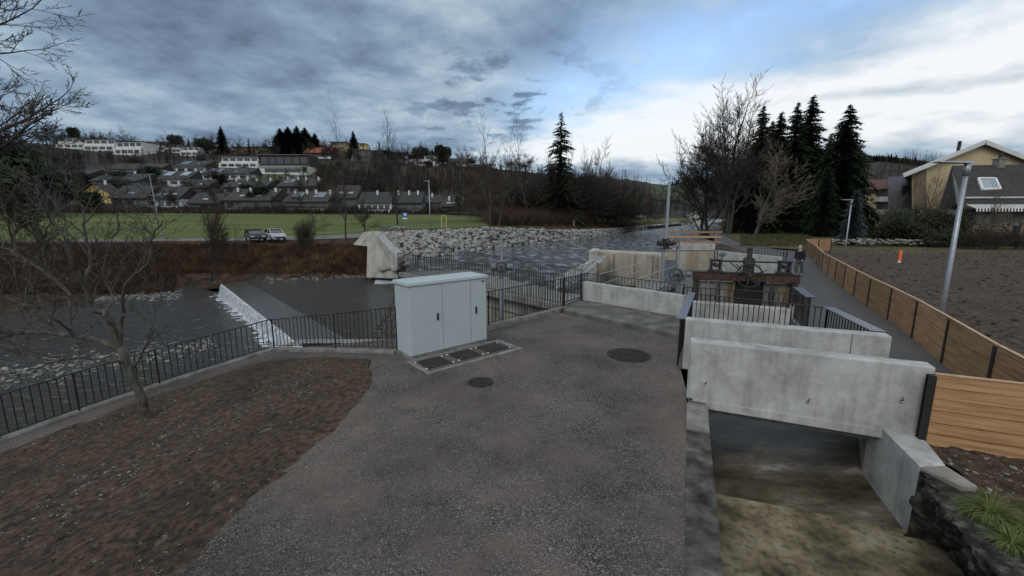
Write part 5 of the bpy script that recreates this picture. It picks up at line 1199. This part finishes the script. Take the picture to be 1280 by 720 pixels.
carat(344,300.3,-.8,'car_white','white car parked right of the dark hatchback on the far road',1.1)
for u, y, pt, lb in ((491,69,'car_grey','grey car half hidden behind the riprap crest'),(504,68,'car_grey','second pale grey car hidden behind the riprap next to the sign')):
    p = Y(u,290,y); car((p.x,y,Y(u,283.5,y).z-1.5), -.2, pt if u < 500 else 'car_white', lb)
# ================================================================ HOUSES ON THE HILL
def house(u0, u1, vt, vb, typ, label, wallm='white_wall', roofm='roof_dark', rz=0., dep=None, chim=0, win=3, solar=0, y=None, name='house', floors=2, skyl=0, vis=False):
    uc = (u0+u1)/2; p = base(uc, vb-1.5) if y is None else Y(uc, vb, y)
    Yd = p.y; sc = Yd*cp/FPX*1.02; W_ = (u1-u0)*sc; Hh = (vb-vt)*sc; D_ = dep or min(12, max(6, W_*.6))
    b = Y(uc, vb, Yd); t = thing(name, (0,0,0), label, 'house')
    def loc(x, y_, z): return Vector((x, y_, z))
    drop = -4.
    sh = .5
    if typ == 'terrace':            # stacked white storeys stepping back
        fh = Hh/floors
        for f in range(floors):
            yb = f*2.2
            MB().box((0, yb+D_/2, f*fh+fh*.5+(drop/2 if f == 0 else 0)), (W_*(1-.06*f), D_, fh-(drop if f == 0 else 0)-.02)).build('wall', M[wallm], t)
            MB().box((0, yb-.55, f*fh+fh*.16), (W_*(1-.06*f), 1.2, fh*.32)).build('balcony', M[wallm], t)
            n_ = win
            for i in range(n_):
                x = -W_*.46+W_*.92*(i+.5)/n_; MB().box((x, yb-.03, f*fh+fh*.6), (W_*.92/n_*.78, .12, fh*.45)).build('window', M['glass'], t)
        MB().box((0, (floors-1)*2.2+D_/2-.4, Hh+.12), (W_*1.0, D_+1., .28)).build('roof', M[roofm], t)
    elif typ == 'slab':             # lean roof facing the viewer
        rh = Hh*.52; ww = MB(); ww.box((0, D_/2, (Hh-rh)/2+drop/2), (W_*.96, D_, Hh-rh-drop)); ww.build('wall', M[wallm], t)
        k = MB(); a = [(-W_/2,-.9,Hh-rh-.05),(W_/2,-.9,Hh-rh-.05),(W_/2,D_*.75,Hh),(-W_/2,D_*.75,Hh)]; k.add(a+[(x,y_,z-.3) for x,y_,z in a]+[(-W_/2,D_,Hh-rh),(W_/2,D_,Hh-rh)], [(0,1,2,3),(0,4,5,1),(4,7,6,5),(3,2,9,8),(1,5,6,2),(0,3,7,4),(8,9,6,7),(0,3,8),(1,9,2)]); rf = k.build('roof', M[roofm], t)
        for i in range(win):
            x = -W_*.45+W_*.9*(i+.5)/win; MB().box((x,-.02,(Hh-rh)*.5), (W_*.9/win*.7,.1,(Hh-rh)*.5)).build('window', M['glass'], t)
        MB().box((0,-1.0,(Hh-rh)*.16), (W_*.9,.9,(Hh-rh)*.3)).build('balcony', M['white_wall' if wallm != 'grey_wall' else 'grey_wall'], t)
        def onr(f, g_): return (-W_/2+W_*f, -.9+(D_*.75+.9)*g_, Hh-rh+rh*g_+.06)
        ang = math.atan2(rh, D_*.75+.9)
        for i in range(chim):
            x, y_, z = onr((i+.5)/chim+.1*math.sin(i*3), .75); MB().box((x,y_,z+.4), (.6,.6,1.9)).build('chimney', M['white_wall'], rf)
        for i in range(solar):
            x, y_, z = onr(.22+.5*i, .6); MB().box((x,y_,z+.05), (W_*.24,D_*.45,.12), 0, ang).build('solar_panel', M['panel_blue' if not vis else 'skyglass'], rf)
        for i in range(skyl):
            x, y_, z = onr(.15+.7*(i+.5)/max(1,skyl), .35); s_ = MB().box((x,y_,z+.05), (1.8,1.0,.14), 0, ang).build('skylight', M['skyglass'], rf)
    elif typ == 'gable':            # gable facing the viewer
        eh = Hh*.55; k = MB(); pf = [(-W_/2,drop),(W_/2,drop),(W_/2,eh),(0,Hh-.25),(-W_/2,eh)]
        k.add([(x,0,z) for x,z in pf]+[(x,D_,z) for x,z in pf], [(0,1,2,3,4),(9,8,7,6,5),(1,6,7,2),(0,4,9,5),(2,7,8,3),(3,8,9,4)]); k.build('wall', M[wallm], t)
        k = MB(); ov = W_*.09
        sl = (Hh-eh)/(W_/2)
        for s in (-1,1):
            a = [(s*(W_/2+ov),-1.2,eh-ov*sl),(0,-1.2,Hh),(0,D_+.6,Hh),(s*(W_/2+ov),D_+.6,eh-ov*sl)]; k.add(a+[(x,y_,z-.3) for x,y_,z in a], [(0,1,2,3),(7,6,5,4),(0,4,5,1),(1,5,6,2),(2,6,7,3),(3,7,4,0)])
        rf = k.build('roof', M[roofm], t)
        for i in range(win):
            x = -W_*.3+W_*.6*(i+.5)/win
            for zz in (.28, .66):
                if zz > .5 and i not in (win//2, win-1): continue
                w_ = MB().box((x*(1 if zz < .5 else .6),-.03,Hh*zz), (W_*.17,.1,Hh*.15)).build('window', M['glass'], t)
        for i in range(chim): MB().box((W_*.2,D_*.4,Hh), (.6,.6,1.6)).build('chimney', M['white_wall'], rf)
    elif typ == 'ridge':            # ridge parallel to the view, hipped
        eh = Hh*.45; MB().box((0,D_/2,(eh+drop)/2), (W_*.9,D_,eh-drop)).build('wall', M[wallm], t)
        k = MB(); h_ = W_*.08; k.add([(-W_/2,-.7,eh),(W_/2,-.7,eh),(W_/2,D_+.7,eh),(-W_/2,D_+.7,eh),(-W_/2+h_,D_/2,Hh),(W_/2-h_,D_/2,Hh)], [(0,1,5,4),(1,2,5),(2,3,4,5),(3,0,4),(3,2,1,0)]); rf = k.build('roof', M[roofm], t)
        for i in range(win):
            x = -W_*.4+W_*.8*(i+.5)/win; MB().box((x,-.02,eh*.55), (W_*.8/win*.6,.1,eh*.5)).build('window', M['glass'], t)
        for i in range(chim): MB().box((-W_*.3+W_*.6*i/max(1,chim-1 or 1),D_*.45,Hh), (.7,.7,1.6)).build('chimney', M['white_wall'], rf)
        for i in range(solar): MB().box((-W_*.2+W_*.4*i,D_*.2,eh+(Hh-eh)*.55+.25), (W_*.28,D_*.3,.1), 0, math.atan2(Hh-eh, D_/2+.7)).build('solar_panel', M['panel_blue' if not vis else 'skyglass'], rf)
    t.location = b; t.rotation_euler = (0,0,rz); return t
T = house
T(73,106,173,187,'terrace','leftmost white terraced house on the ridge',win=4,rz=.1)
T(106,142,175,190,'terrace','white terraced house with wide windows second from the left on the ridge',win=4,rz=.05)
T(142,178,178,195,'terrace','tallest white terraced house ending in a side wall on the ridge',win=4,rz=-.1)
T(178,206,178,190,'terrace','white stepped terrace right of the tallest one on the ridge',win=3)
T(205,226,181,192,'terrace','white house with small square windows on the ridge left of the pine',win=4)
T(226,248,184,196,'terrace','low white house stepping down near the round pine',win=3)
T(252,273,184,193,'ridge','small white roofed house left of the tall spruce','white_wall','roof_grey',win=2)
T(290,304,184,192,'terrace','tan flat-roofed house directly right of the tall spruce','tan_wall',win=2)
T(305,321,184,192,'terrace','second tan flat-roofed house right of the tall spruce','tan_wall',win=2)
T(322,342,184,193,'terrace','third tan flat-roofed house before the hilltop spruces','tan_wall',win=2)
T(365,402,175,188,'ridge','villa with broad grey hipped roof below the hilltop spruces','grey_wall','roof_grey',win=4)
T(381,416,183,199,'slab','house with large orange tiled roof','brown_wall','roof_red',win=3)
T(412,432,178,189,'terrace','tan house with two balconies right of the orange roof','tan_wall',win=2)
T(433,456,180,191,'terrace','yellow ochre house right of the tan balcony house','ochre_wall',win=3)
T(440,462,188,202,'terrace','grey and white balcony house below the yellow one','grey_wall','roof_grey',win=3)
T(463,486,189,201,'terrace','dull brown terrace right of the yellow ochre house','brown_wall',win=3)
T(488,504,191,201,'terrace','second dull terrace near the white balcony block','grey_wall',win=2)
T(507,543,195,208,'terrace','long white block with dark balcony openings on the right of the hill',win=3,rz=-.1)
T(536,558,194,205,'gable','white gabled chalet right of the balcony block','white_wall','roof_dark',win=2)
T(562,590,197,208,'slab','white house with dark roof near the top of the birch','white_wall','roof_dark',win=3)
T(590,610,205,214,'slab','small pale house behind the birch branches','grey_wall','roof_dark',win=2)
T(325,387,195,211,'terrace','wide villa with flat blue-grey roof and dark glass front','brown_wall','roof_grey',win=6,floors=1)
T(324,384,209,220,'terrace','long white garden wall building above the steep lawn','white_wall','white_wall',win=1,floors=1)
T(220,258,200,217,'slab','white house with two solar panels on its roof','white_wall','roof_dark',win=3,solar=2)
T(275,322,197,211,'terrace','white two-storey house with long balconies','white_wall','roof_grey',win=5)
T(252,312,209,226,'slab','house with solar panels and white balcony in mid-slope','white_wall','roof_dark',win=5,solar=1,skyl=2)
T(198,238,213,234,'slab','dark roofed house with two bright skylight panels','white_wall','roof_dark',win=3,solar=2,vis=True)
T(168,202,204,220,'slab','dark house with pale balcony left of the skylight house','white_wall','roof_dark',win=3)
T(136,172,204,218,'ridge','long dark roofed house on the left mid-slope','grey_wall','roof_dark',win=3)
T(114,176,216,236,'slab','broad dark slate roofed house behind the yellow house','grey_wall','roof_dark',win=4,skyl=2)
T(55,108,211,229,'slab','grey roofed house half hidden by branches left of the yellow house','grey_wall','roof_dark',win=3,skyl=1)
T(5,45,232,254,'slab','dark house low on the slope at the left edge','white_wall','roof_dark',win=3)
T(106,138,229,255,'gable','bright yellow gabled house with brown roof at the meadow','ochre_wall','roof_brown',win=2,chim=1,rz=.05)
T(140,186,232,262,'slab','dark house right of the yellow house','grey_wall','roof_dark',win=3,skyl=1)
T(186,228,234,262,'slab','dark roofed house with white dormers behind the mast','white_wall','roof_dark',win=4,skyl=3)
T(226,262,224,244,'slab','dark tangled roof cluster house in the village middle','grey_wall','roof_dark',win=3,skyl=2)
T(236,276,242,265,'slab','dark house low in the village left of the row houses','grey_wall','roof_dark',win=3,skyl=1)
T(280,334,223,244,'slab','upper brown-grey row house roof with white chimneys','grey_wall','roof_brown',win=4,chim=4,skyl=2)
T(281,341,236,264,'slab','lower large brown-grey row house roof with white chimneys','grey_wall','roof_brown',win=5,chim=4,skyl=2)
T(348,396,222,243,'slab','upper right row house with blue panel and chimneys','grey_wall','roof_brown',win=4,chim=4,solar=1)
T(356,411,239,264,'slab','lower right row house with wide blue panel and chimneys','grey_wall','roof_brown',win=4,chim=4,solar=2)
T(448,490,240,266,'slab','dark flat housing block with white parapet edge','white_wall','roof_dark',win=5,chim=1)
T(490,528,240,266,'slab','dark housing block behind the tall bare meadow tree','grey_wall','roof_dark',win=4,chim=3)
T(526,552,244,262,'slab','dark housing block with one pale end panel','tan_wall','roof_dark',win=2,chim=1)
T(552,586,248,267,'slab','last dark row house on the right end of the village','grey_wall','roof_dark',win=4,chim=2,skyl=3)
T(418,448,232,262,'slab','dark house behind the pale tall bare tree','grey_wall','roof_dark',win=3,skyl=2)
T(733,746,219,225,'gable','tiny white house high on the far valley side','white_wall','roof_dark',win=1)
T(752,772,262,275,'ridge','low white greenhouse-like building across the river','white_wall','roof_grey',win=3)
T(770,788,256,275,'gable','white gabled house at the water upstream','white_wall','roof_grey',win=2)
T(796,807,266,276,'terrace','small brown and white house upstream near the bridge','white_wall','roof_dark',win=2)
T(862,874,266,274,'gable','tiny pale house at the end of the river','white_wall','roof_grey',win=1)
T(866,871,241,244,'gable','tiny farmhouse on the distant green slope','white_wall','roof_red',win=1)
# far road bridge
p = Y(745,277,330); q = Y(885,276.5,330); t = thing('far_bridge', p, 'low distant bridge across the upper end of the river', 'bridge')
MB().beam((p.x,330,-.0),(q.x,330,.3),3,.5).build('deck', M['concrete_edge'], t); [MB().box((p.x+(q.x-p.x)*f,330,-1), (1,3,2)).build('pier', M['concrete_edge'], t) for f in (.3,.6)]
# ================================================================ RIGHT HOUSES
t = thing('yellow_house', Vector((0,0,0)), 'large cream yellow gabled house with pale roof edge at the right', 'house'); OFF[t.name] = Vector((0,0,0))
D1 = 62.
pf = [Y(1140,300,D1), Y(1140,212,D1), Y(1232,178,D1), Y(1330,215,D1), Y(1330,300,D1)]
def ext(poly, dv): 
    n_ = len(poly); return list(poly)+[p+dv for p in poly], [tuple(range(n_))]+[tuple(range(n_,2*n_))[::-1]]+[(i,n_+i,n_+(i+1)%n_,(i+1)%n_) for i in range(n_)]
k = MB(); k.add(*ext(pf, Vector((15,14,0)))); k.build('wall', M['cream_wall'], t)
k = MB()
for a, b in ((Y(1129,218,D1-.6), Y(1232,176,D1-.6)), (Y(1340,219,D1-.6), Y(1232,176,D1-.6))):
    a2 = a+Vector((16.5,15.5,0)); b2 = b+Vector((16.5,15.5,0)); dn = Vector((0,0,-.42)); k.add([a,b,b2,a2,a+dn,b+dn,b2+dn,a2+dn], [(0,1,2,3),(4,7,6,5),(0,4,5,1),(1,5,6,2),(2,6,7,3),(3,7,4,0)])
k.build('roof', M['roof_grey'], t)
k = MB()
for a, b in ((Y(1129,218,D1-.75), Y(1232,176,D1-.75)), (Y(1340,219,D1-.75), Y(1232,176,D1-.75))): k.beam(a-Vector((0,0,.15)), b-Vector((0,0,.15)), .18, .55)
k.build('verge_board', M['white_wall'], t)
p = Y(1197,190,D1+6); MB().tube([p-Vector((0,0,2)), p+Vector((.1,0,1.6))], .22, 8).build('flue', M['iron'], t)
k = MB(); a = Y(1158,300,D1-.05); b = Y(1158,207,D1-.05); a2 = Y(1141,300,D1-.05); k.add([a2, a, b, Y(1141,213,D1-.05)], [(0,1,2,3)]); k.build('timber_cladding', M['plank_old'], t)
# annex with shingle roof
t = thing('shingled_annex', Vector((0,0,0)), 'low annex with dark shingle roof, skylight and striped awning', 'house'); OFF[t.name] = Vector((0,0,0))
D2 = 54.
eaL = Y(1205,262,D2-3); eaR = Y(1400,262,D2-3); rgL = Y(1190,207,D2+4); rgR = Y(1400,203,D2+4)
k = MB(); n_ = 1; dn = Vector((0,0,-.3)); k.add([eaL,eaR,rgR,rgL]+[v+dn for v in (eaL,eaR,rgR,rgL)], [(0,1,2,3),(7,6,5,4),(0,4,5,1),(1,5,6,2),(2,6,7,3),(3,7,4,0)]); rf = k.build('roof', M['shingle'], t)
k = MB(); s1 = Y(1190,207,D2+4); k.add([Y(1190,207,D2+4), Y(1160,302,D2+1), Y(1195,302,D2-2.8), eaL], [(0,1,2,3)]); k.build('side_roof', M['shingle'], t)
k = MB(); a = Y(1196,225,D2+1.2); k.add([Y(1190,212,D2+1), Y(1203,250,D2-2.9), Y(1196,256,D2-2.9), Y(1187,258,D2+1)], [(0,1,2,3)]); k.build('dormer_cheek', M['grey_wall'], t)
k = MB(); a = Y(1205,262,D2-2); k.prism([(a.x,a.y),(Y(1400,262,D2-2).x,a.y),(Y(1400,262,D2-2).x,a.y+9),(a.x,a.y+9)], -.2, a.z); k.build('wall', M['concrete_old'], t)
nrm = (eaR-eaL).cross(rgL-eaL).normalized()
def onroof(fu, fv):
    a = eaL.lerp(eaR, fu); b = rgL.lerp(rgR, fu); return a.lerp(b, fv)
def at_roof(u, v):
    o_ = Vector((0,0,CAMZ)); d_ = ray(u, v); t_ = (eaL-o_).dot(nrm)/d_.dot(nrm); return o_+d_*t_
c4 = [at_roof(1222,224), at_roof(1243,224), at_roof(1249,237), at_roof(1227,238)]; nn = nrm if nrm.y < 0 else -nrm
k = MB(); [k.beam(c4[i]+nn*.1, c4[(i+1)%4]+nn*.1, .22, .25, nn) for i in range(4)]; sk_ = k.build('skylight', M['white_paint'], rf)
k = MB(); k.add([p+nn*.12 for p in c4], [(0,1,2,3)]); k.build('pane', M['skyglass'], sk_)
k = MB(); p = at_roof(1248,208); k.box(p+Vector((0,0,.2)), (.95,.8,1.4)); k.box(p+Vector((0,0,.95)), (1.15,1.,.12)); ch = k.build('chimney', M['concrete_edge'], rf); MB().tube([p+Vector((0,0,1.)), p+Vector((0,0,1.7))], .16, 8).build('chimney_pot', M['iron'], ch)
k = MB(); k.beam(Y(1206,247,D2-1.5), Y(1400,246,D2-1.5), .25, .18); k.build('gutter', M['white_wall'], t)
k = MB()
a = Y(1212,258,D2-3.6); b = Y(1330,257,D2-3.6)
for i in range(30):
    x0 = a.x+(b.x-a.x)*i/30; x1 = a.x+(b.x-a.x)*(i+.55)/30; k.add([(x0,D2-3.2,a.z+.25),(x1,D2-3.2,a.z+.25),(x1,D2-4.4,a.z-.25),(x0,D2-4.4,a.z-.25),(x0,D2-4.4,a.z-.6),(x1,D2-4.4,a.z-.6)], [(0,1,2,3),(3,2,5,4)])
k.build('awning', M['white_paint'], t)
k = MB(); k.box(((a.x+b.x)/2,D2-3.75,a.z-.02), (b.x-a.x,1.1,.03), 0, math.atan2(.5,1.2)); k.build('awning_cloth', M['grey_wall'], t)
for u in (1262,1276): p = Y(u,290,D2-2.6); MB().box((p.x,p.y,1.2), (.28,.2,2.6)).build('terrace_post', M['plank_old'], t)
k = MB(); p = Y(1268,290,D2-2.15); k.box((p.x,p.y,1.1), (3.6,.1,2.1)); k.build('dark_window', M['glass'], t)
# stacked firewood strip
k = MB(); rnd = random.Random(3); a = Y(1212,290,D2-3.3)
for i in range(150):
    x = a.x+rnd.uniform(0,4.6); z = rnd.uniform(.7,2.4); k.tube([(x,D2-3.6,z),(x,D2-3.1,z)], rnd.uniform(.08,.14), 6)
tag(k.build('firewood_stack', M['plank_old']), 'stacked firewood against the annex wall under the awning', 'firewood')
# grey clad block and small cream house
t = thing('clad_block', Vector((0,0,0)), 'blue-grey clad block between the cream gable and the red roofed house', 'house'); OFF[t.name] = Vector((0,0,0))
k = MB(); pf = [Y(1110,300,66), Y(1110,221,66), Y(1141,220,66), Y(1141,300,66)]; k.add(*ext(pf, Vector((11,12,0)))); k.build('wall', M['corrugated'], t)
k = MB(); c = Y(1132,237,65.9); k.box(c, (1.0,.1,1.3)); k.build('window', M['glass'], t)
t = thing('cream_house', Vector((0,0,0)), 'small cream house with maroon roof and white balconies', 'house'); OFF[t.name] = Vector((0,0,0))
k = MB(); pf = [Y(1078,300,82), Y(1078,237,82), Y(1113,237,82), Y(1113,300,82)]; k.add(*ext(pf, Vector((5,10,0)))); k.build('wall', M['cream_wall'], t)
k = MB(); a = [Y(1076,238,81), Y(1114,235,81), Y(1116,224,86), Y(1084,225,86)]; k.add(*ext(a, Vector((0,.3,-.3)))); k.build('roof', M['roof_maroon'], t)
for v in (249, 265):
    p = Y(1105,v,81.4); MB().box(p, (2.6,1.2,.9)).build('balcony', M['white_wall'], t); MB().box(p+Vector((0,.55,1.2)), (2.2,.1,1.5)).build('window', M['glass'], t)
p = Y(1009,291,86); t = thing('playhouse', (p.x,p.y,0), 'small yellow hut half hidden under the dark spruces', 'hut')
MB().box((p.x,p.y-4,1.4), (2.2,1.6,2.2)).build('wall', M['ochre_wall'], t); MB().box((p.x,p.y-4,2.65), (3.0,2.2,.3)).build('roof', M['roof_brown'], t)
# ================================================================ PERSON
def skinned(name, verts, edges, radii, m, parent, root=0, sub=2):
    me = bpy.data.meshes.new(name); me.from_pydata(verts, edges, []); me.materials.append(M[m]); o = bpy.data.objects.new(name, me); C.objects.link(o); o.parent = parent
    s_ = o.modifiers.new('skin', 'SKIN'); s_.use_smooth_shade = True
    for i, r_ in enumerate(radii): me.skin_vertices[0].data[i].radius = r_ if hasattr(r_, '__len__') else (r_, r_)
    me.skin_vertices[0].data[root].use_root = True
    q = o.modifiers.new('sub', 'SUBSURF'); q.levels = sub; q.render_levels = sub; return o
pp = Vector((16.55,24.3,0)); t = thing('person', pp, 'elderly man in navy jacket and grey trousers walking on the path, looking down', 'person')
# faces camera-left (-x) slightly
V_ = [(0,0,.95),(0,0,1.12),(-.02,0,1.30),(-.05,0,1.44),(-.09,0,1.52),(-.12,0,1.62),(-.13,0,1.70),
 (0,.10,.90),(-.10,.10,.50),(-.06,.10,.08),(-.22,.10,.04),
 (0,-.10,.90),(.06,-.10,.50),(.20,-.10,.10),(.07,-.10,.04),
 (-.04,.20,1.38),(.0,.25,1.14),(-.14,.22,.93),(-.20,.20,.86),
 (-.04,-.20,1.38),(.02,-.26,1.14),(-.10,-.24,.92),(-.16,-.22,.85)]
E_ = [(0,1),(1,2),(2,3),(3,4),(4,5),(5,6),(0,7),(7,8),(8,9),(9,10),(0,11),(11,12),(12,13),(13,14),(3,15),(15,16),(16,17),(17,18),(3,19),(19,20),(20,21),(21,22)]
rd_ = [.13,.13,.15,.10,.055,.085,.075,.09,.062,.045,.035,.09,.062,.045,.035,.06,.045,.034,.03,.06,.045,.034,.03]
skinned('body', V_, E_, rd_, 'skin', t)
skinned('jacket', [(0,0,.86),(0,0,1.12),(-.02,0,1.30),(-.05,0,1.45),(-.04,.20,1.38),(.01,.26,1.13),(-.13,.23,.94),(-.04,-.20,1.38),(.03,-.27,1.13),(-.09,-.25,.93)], [(0,1),(1,2),(2,3),(3,4),(4,5),(5,6),(3,7),(7,8),(8,9)], [(.19,.2),(.17,.18),(.18,.2),(.10,.12),.085,.07,.055,.085,.07,.055], 'navy', t)
skinned('trousers', [(0,0,.93),(0,.10,.86),(-.10,.10,.50),(-.05,.10,.12),(0,-.10,.86),(.07,-.10,.50),(.19,-.10,.13)], [(0,1),(1,2),(2,3),(0,4),(4,5),(5,6)], [.15,.12,.088,.068,.12,.088,.068], 'grey_cloth', t)
for sy, x in ((.10,-.06),(-.10,.19)): skinned('shoe', [(x+.03,sy,.05),(x-.08,sy,.045),(x-.17,sy,.035)], [(0,1),(1,2)], [.05,.048,.035], 'black', t)
skinned('hair', [(-.06,0,1.64),(-.09,0,1.71),(-.14,0,1.745)], [(0,1),(1,2)], [.085,.085,.06], 'hair', t)
MB().add([(-.205,-.015,1.62),(-.205,.015,1.62),(-.235,0,1.60),(-.2,0,1.65)], [(0,1,2),(0,2,3),(1,3,2)]).build('nose', M['skin'], t, off=Vector((0,0,0)))
for sy in (.03,-.03): MB().box((-.203,sy,1.645), (.012,.018,.012)).build('eye', M['black'], t, off=Vector((0,0,0)))
for sy in (.085,-.085): MB().box((-.11,sy,1.63), (.04,.015,.05)).build('ear', M['skin'], t, off=Vector((0,0,0)))
t.rotation_euler = (0,0,.35)
# remove prototypes
def rm(o):
    for c in list(o.children): rm(c)
    bpy.data.objects.remove(o)
for e in PROTO: rm(e)

# ================================================================ SKY AND LIGHT
w = bpy.data.worlds.new('World'); S.world = w; w.use_nodes = True; nt = w.node_tree; N = nt.nodes; L = nt.links; N.clear()
out = N.new('ShaderNodeOutputWorld'); bg = N.new('ShaderNodeBackground'); bg.inputs['Strength'].default_value = .1; L.new(bg.outputs[0], out.inputs[0])
SUN_EL, SUN_AZ = R(38), R(215)       # azimuth measured from +y clockwise: behind the camera, left
sky = N.new('ShaderNodeTexSky'); sky.sky_type = 'NISHITA'; sky.sun_disc = False; sky.sun_elevation = SUN_EL; sky.sun_rotation = SUN_AZ; sky.air_density = 1.; sky.dust_density = .6
tc = N.new('ShaderNodeTexCoord'); sx_ = N.new('ShaderNodeSeparateXYZ'); L.new(tc.outputs['Generated'], sx_.inputs[0])
def mth(op, a, b=None, c=None, clamp=False):
    n = N.new('ShaderNodeMath'); n.operation = op; n.use_clamp = clamp
    for i, v in enumerate((a, b, c)):
        if v is None: continue
        if isinstance(v, (int, float)): n.inputs[i].default_value = v
        else: L.new(v, n.inputs[i])
    return n.outputs[0]
X_, Y_, Z_ = sx_.outputs
az = mth('MULTIPLY', mth('ARCTAN2', X_, Y_), 57.2958); el = mth('MULTIPLY', mth('ARCSINE', Z_), 57.2958)
def sstep(x, a, b): 
    n = N.new('ShaderNodeMapRange'); n.interpolation_type = 'SMOOTHSTEP'; L.new(x, n.inputs[0]); n.inputs[1].default_value = a; n.inputs[2].default_value = b; return n.outputs[0]
def gauss(x, c, s_): 
    d = mth('DIVIDE', mth('SUBTRACT', x, c), s_); return mth('EXPONENT', mth('MULTIPLY', mth('MULTIPLY', d, d), -1.))
# cloud plane coordinates
iz = mth('DIVIDE', 1., mth('ADD', mth('MAXIMUM', Z_, 0.), .16)); cx = N.new('ShaderNodeCombineXYZ'); L.new(mth('MULTIPLY', X_, iz), cx.inputs[0]); L.new(mth('MULTIPLY', Y_, iz), cx.inputs[1])
def nz(sc, dt, ro, off=(0,0,0), rot=0., st=(1,1,1), dist=.3):
    mp = N.new('ShaderNodeMapping'); mp.inputs['Location'].default_value = off; mp.inputs['Rotation'].default_value = (0,0,rot); mp.inputs['Scale'].default_value = st; L.new(cx.outputs[0], mp.inputs['Vector'])
    n = N.new('ShaderNodeTexNoise'); n.inputs['Scale'].default_value = sc; n.inputs['Detail'].default_value = dt; n.inputs['Roughness'].default_value = ro; n.inputs['Distortion'].default_value = dist; L.new(mp.outputs[0], n.inputs['Vector']); return n.outputs['Fac']
n1 = nz(1.3, 9, .52, (3,1,0), dist=.15); n2 = nz(3.0, 10, .62, (7,2,0), dist=.15); n3 = nz(.8, 5, .45, (1,8,0), .5, (.5,2.,1), .1)
# wavy elevation so band edges are not straight
elw = mth('ADD', el, mth('MULTIPLY', mth('SUBTRACT', n3, .5), 6.))
right = sstep(az, -6, 14)
bandc = mth('ADD', 9.2, mth('MULTIPLY', az, .06)); bandw = mth('ADD', 3.2, mth('MULTIPLY', mth('MAXIMUM', az, 0.), .06))
band = mth('MULTIPLY', gauss(elw, bandc, bandw), right)
hor = mth('MULTIPLY', gauss(elw, 2.0, 2.2), sstep(az, -40, 10))
glow2 = mth('MULTIPLY', gauss(az, -2., 12.), gauss(elw, 6., 4.5))
streak = mth('MULTIPLY', gauss(elw, mth('ADD', 8.6, mth('MULTIPLY', az, .08)), 1.0), sstep(az, 14, 40))
low = mth('MULTIPLY', gauss(elw, 4.2, 2.2), mth('MULTIPLY', sstep(az, -2, 8), mth('SUBTRACT', 1., mth('MULTIPLY', sstep(az, 22, 40), .5))))
left = sstep(mth('MULTIPLY', az, -1.), -6, 20)
B = mth('ADD', .46, mth('MULTIPLY', mth('SUBTRACT', n1, .5), 1.0))
B = mth('ADD', B, mth('MULTIPLY', mth('SUBTRACT', n2, .5), .75))
B = mth('ADD', B, mth('MULTIPLY', band, .64)); B = mth('ADD', B, mth('MULTIPLY', glow2, .22)); B = mth('ADD', B, mth('MULTIPLY', hor, .12))
B = mth('SUBTRACT', B, mth('MULTIPLY', streak, .33)); B = mth('SUBTRACT', B, mth('MULTIPLY', low, .30)); 
B = mth('ADD', B, mth('MULTIPLY', right, .07))
B = mth('ADD', B, mth('MULTIPLY', sstep(mth('MULTIPLY', Y_, -1.), 0., .6), .22)); B = mth('ADD', B, mth('MULTIPLY', sstep(el, 27, 50), .30))
clump = mth('MULTIPLY', mth('MULTIPLY', gauss(az, -1., 13.), gauss(el, 13.5, 6.5)), sstep(nz(4.2, 9, .58, (2,5,0), dist=.1), .50, .62)); B = mth('SUBTRACT', B, mth('MULTIPLY', clump, .34))
rp = N.new('ShaderNodeValToRGB'); L.new(B, rp.inputs[0]); e = rp.color_ramp.elements
cols = [(.0,(.075,.10,.145)),(.22,(.115,.16,.235)),(.42,(.20,.285,.39)),(.62,(.35,.45,.545)),(.82,(.60,.655,.70)),(1.,(.80,.83,.855))]
e[0].position, e[0].color = cols[0][0], (*cols[0][1],1); e[1].position, e[1].color = cols[-1][0], (*cols[-1][1],1)
for p_, c_ in cols[1:-1]: x = e.new(p_); x.color = (*c_, 1)
sc = N.new('ShaderNodeVectorMath'); sc.operation = 'SCALE'; L.new(rp.outputs[0], sc.inputs[0]); sc.inputs['Scale'].default_value = 10.
# opening of blue sky
hole = mth('MULTIPLY', mth('MULTIPLY', gauss(elw, mth('ADD', 14.5, mth('MULTIPLY', az, .20)), 4.6), sstep(az, -8, 10)), mth('SUBTRACT', 1.75, mth('MULTIPLY', n2, 1.9)), clamp=True)
hole = mth('MULTIPLY', mth('MULTIPLY', hole, .95), mth('SUBTRACT', 1., mth('MULTIPLY', clump, .8)))
ss = N.new('ShaderNodeVectorMath'); ss.operation = 'SCALE'; L.new(sky.outputs[0], ss.inputs[0]); ss.inputs['Scale'].default_value = 2.0
mx = N.new('ShaderNodeMixRGB'); L.new(hole, mx.inputs[0]); L.new(sc.outputs[0], mx.inputs[1]); L.new(ss.outputs[0], mx.inputs[2]); L.new(mx.outputs[0], bg.inputs['Color'])
sun = bpy.data.lights.new('sun', 'SUN'); sun.energy = .9; sun.angle = R(25); sun.color = (1,.96,.9); so = bpy.data.objects.new('sun', sun); C.objects.link(so)
dirv = Vector((math.sin(SUN_AZ)*math.cos(SUN_EL), math.cos(SUN_AZ)*math.cos(SUN_EL), math.sin(SUN_EL))); so.rotation_euler = dirv.to_track_quat('Z', 'Y').to_euler(); so.location = (0,0,50)
# ================================================================ CAMERA
cam = bpy.data.cameras.new('camera'); co = bpy.data.objects.new('camera', cam); C.objects.link(co); co.location = (0,0,CAMZ); co.rotation_euler = (R(90)-PITCH,0,0)
cam.sensor_width = 36; cam.lens = FPX/1280*36; cam.clip_start = .05; cam.clip_end = 6000; S.camera = co
S.render.engine = 'CYCLES'
vs_ = S.view_settings; vs_.view_transform = 'Standard'; vs_.look = 'None'; vs_.gamma = 1; vs_.exposure = .18
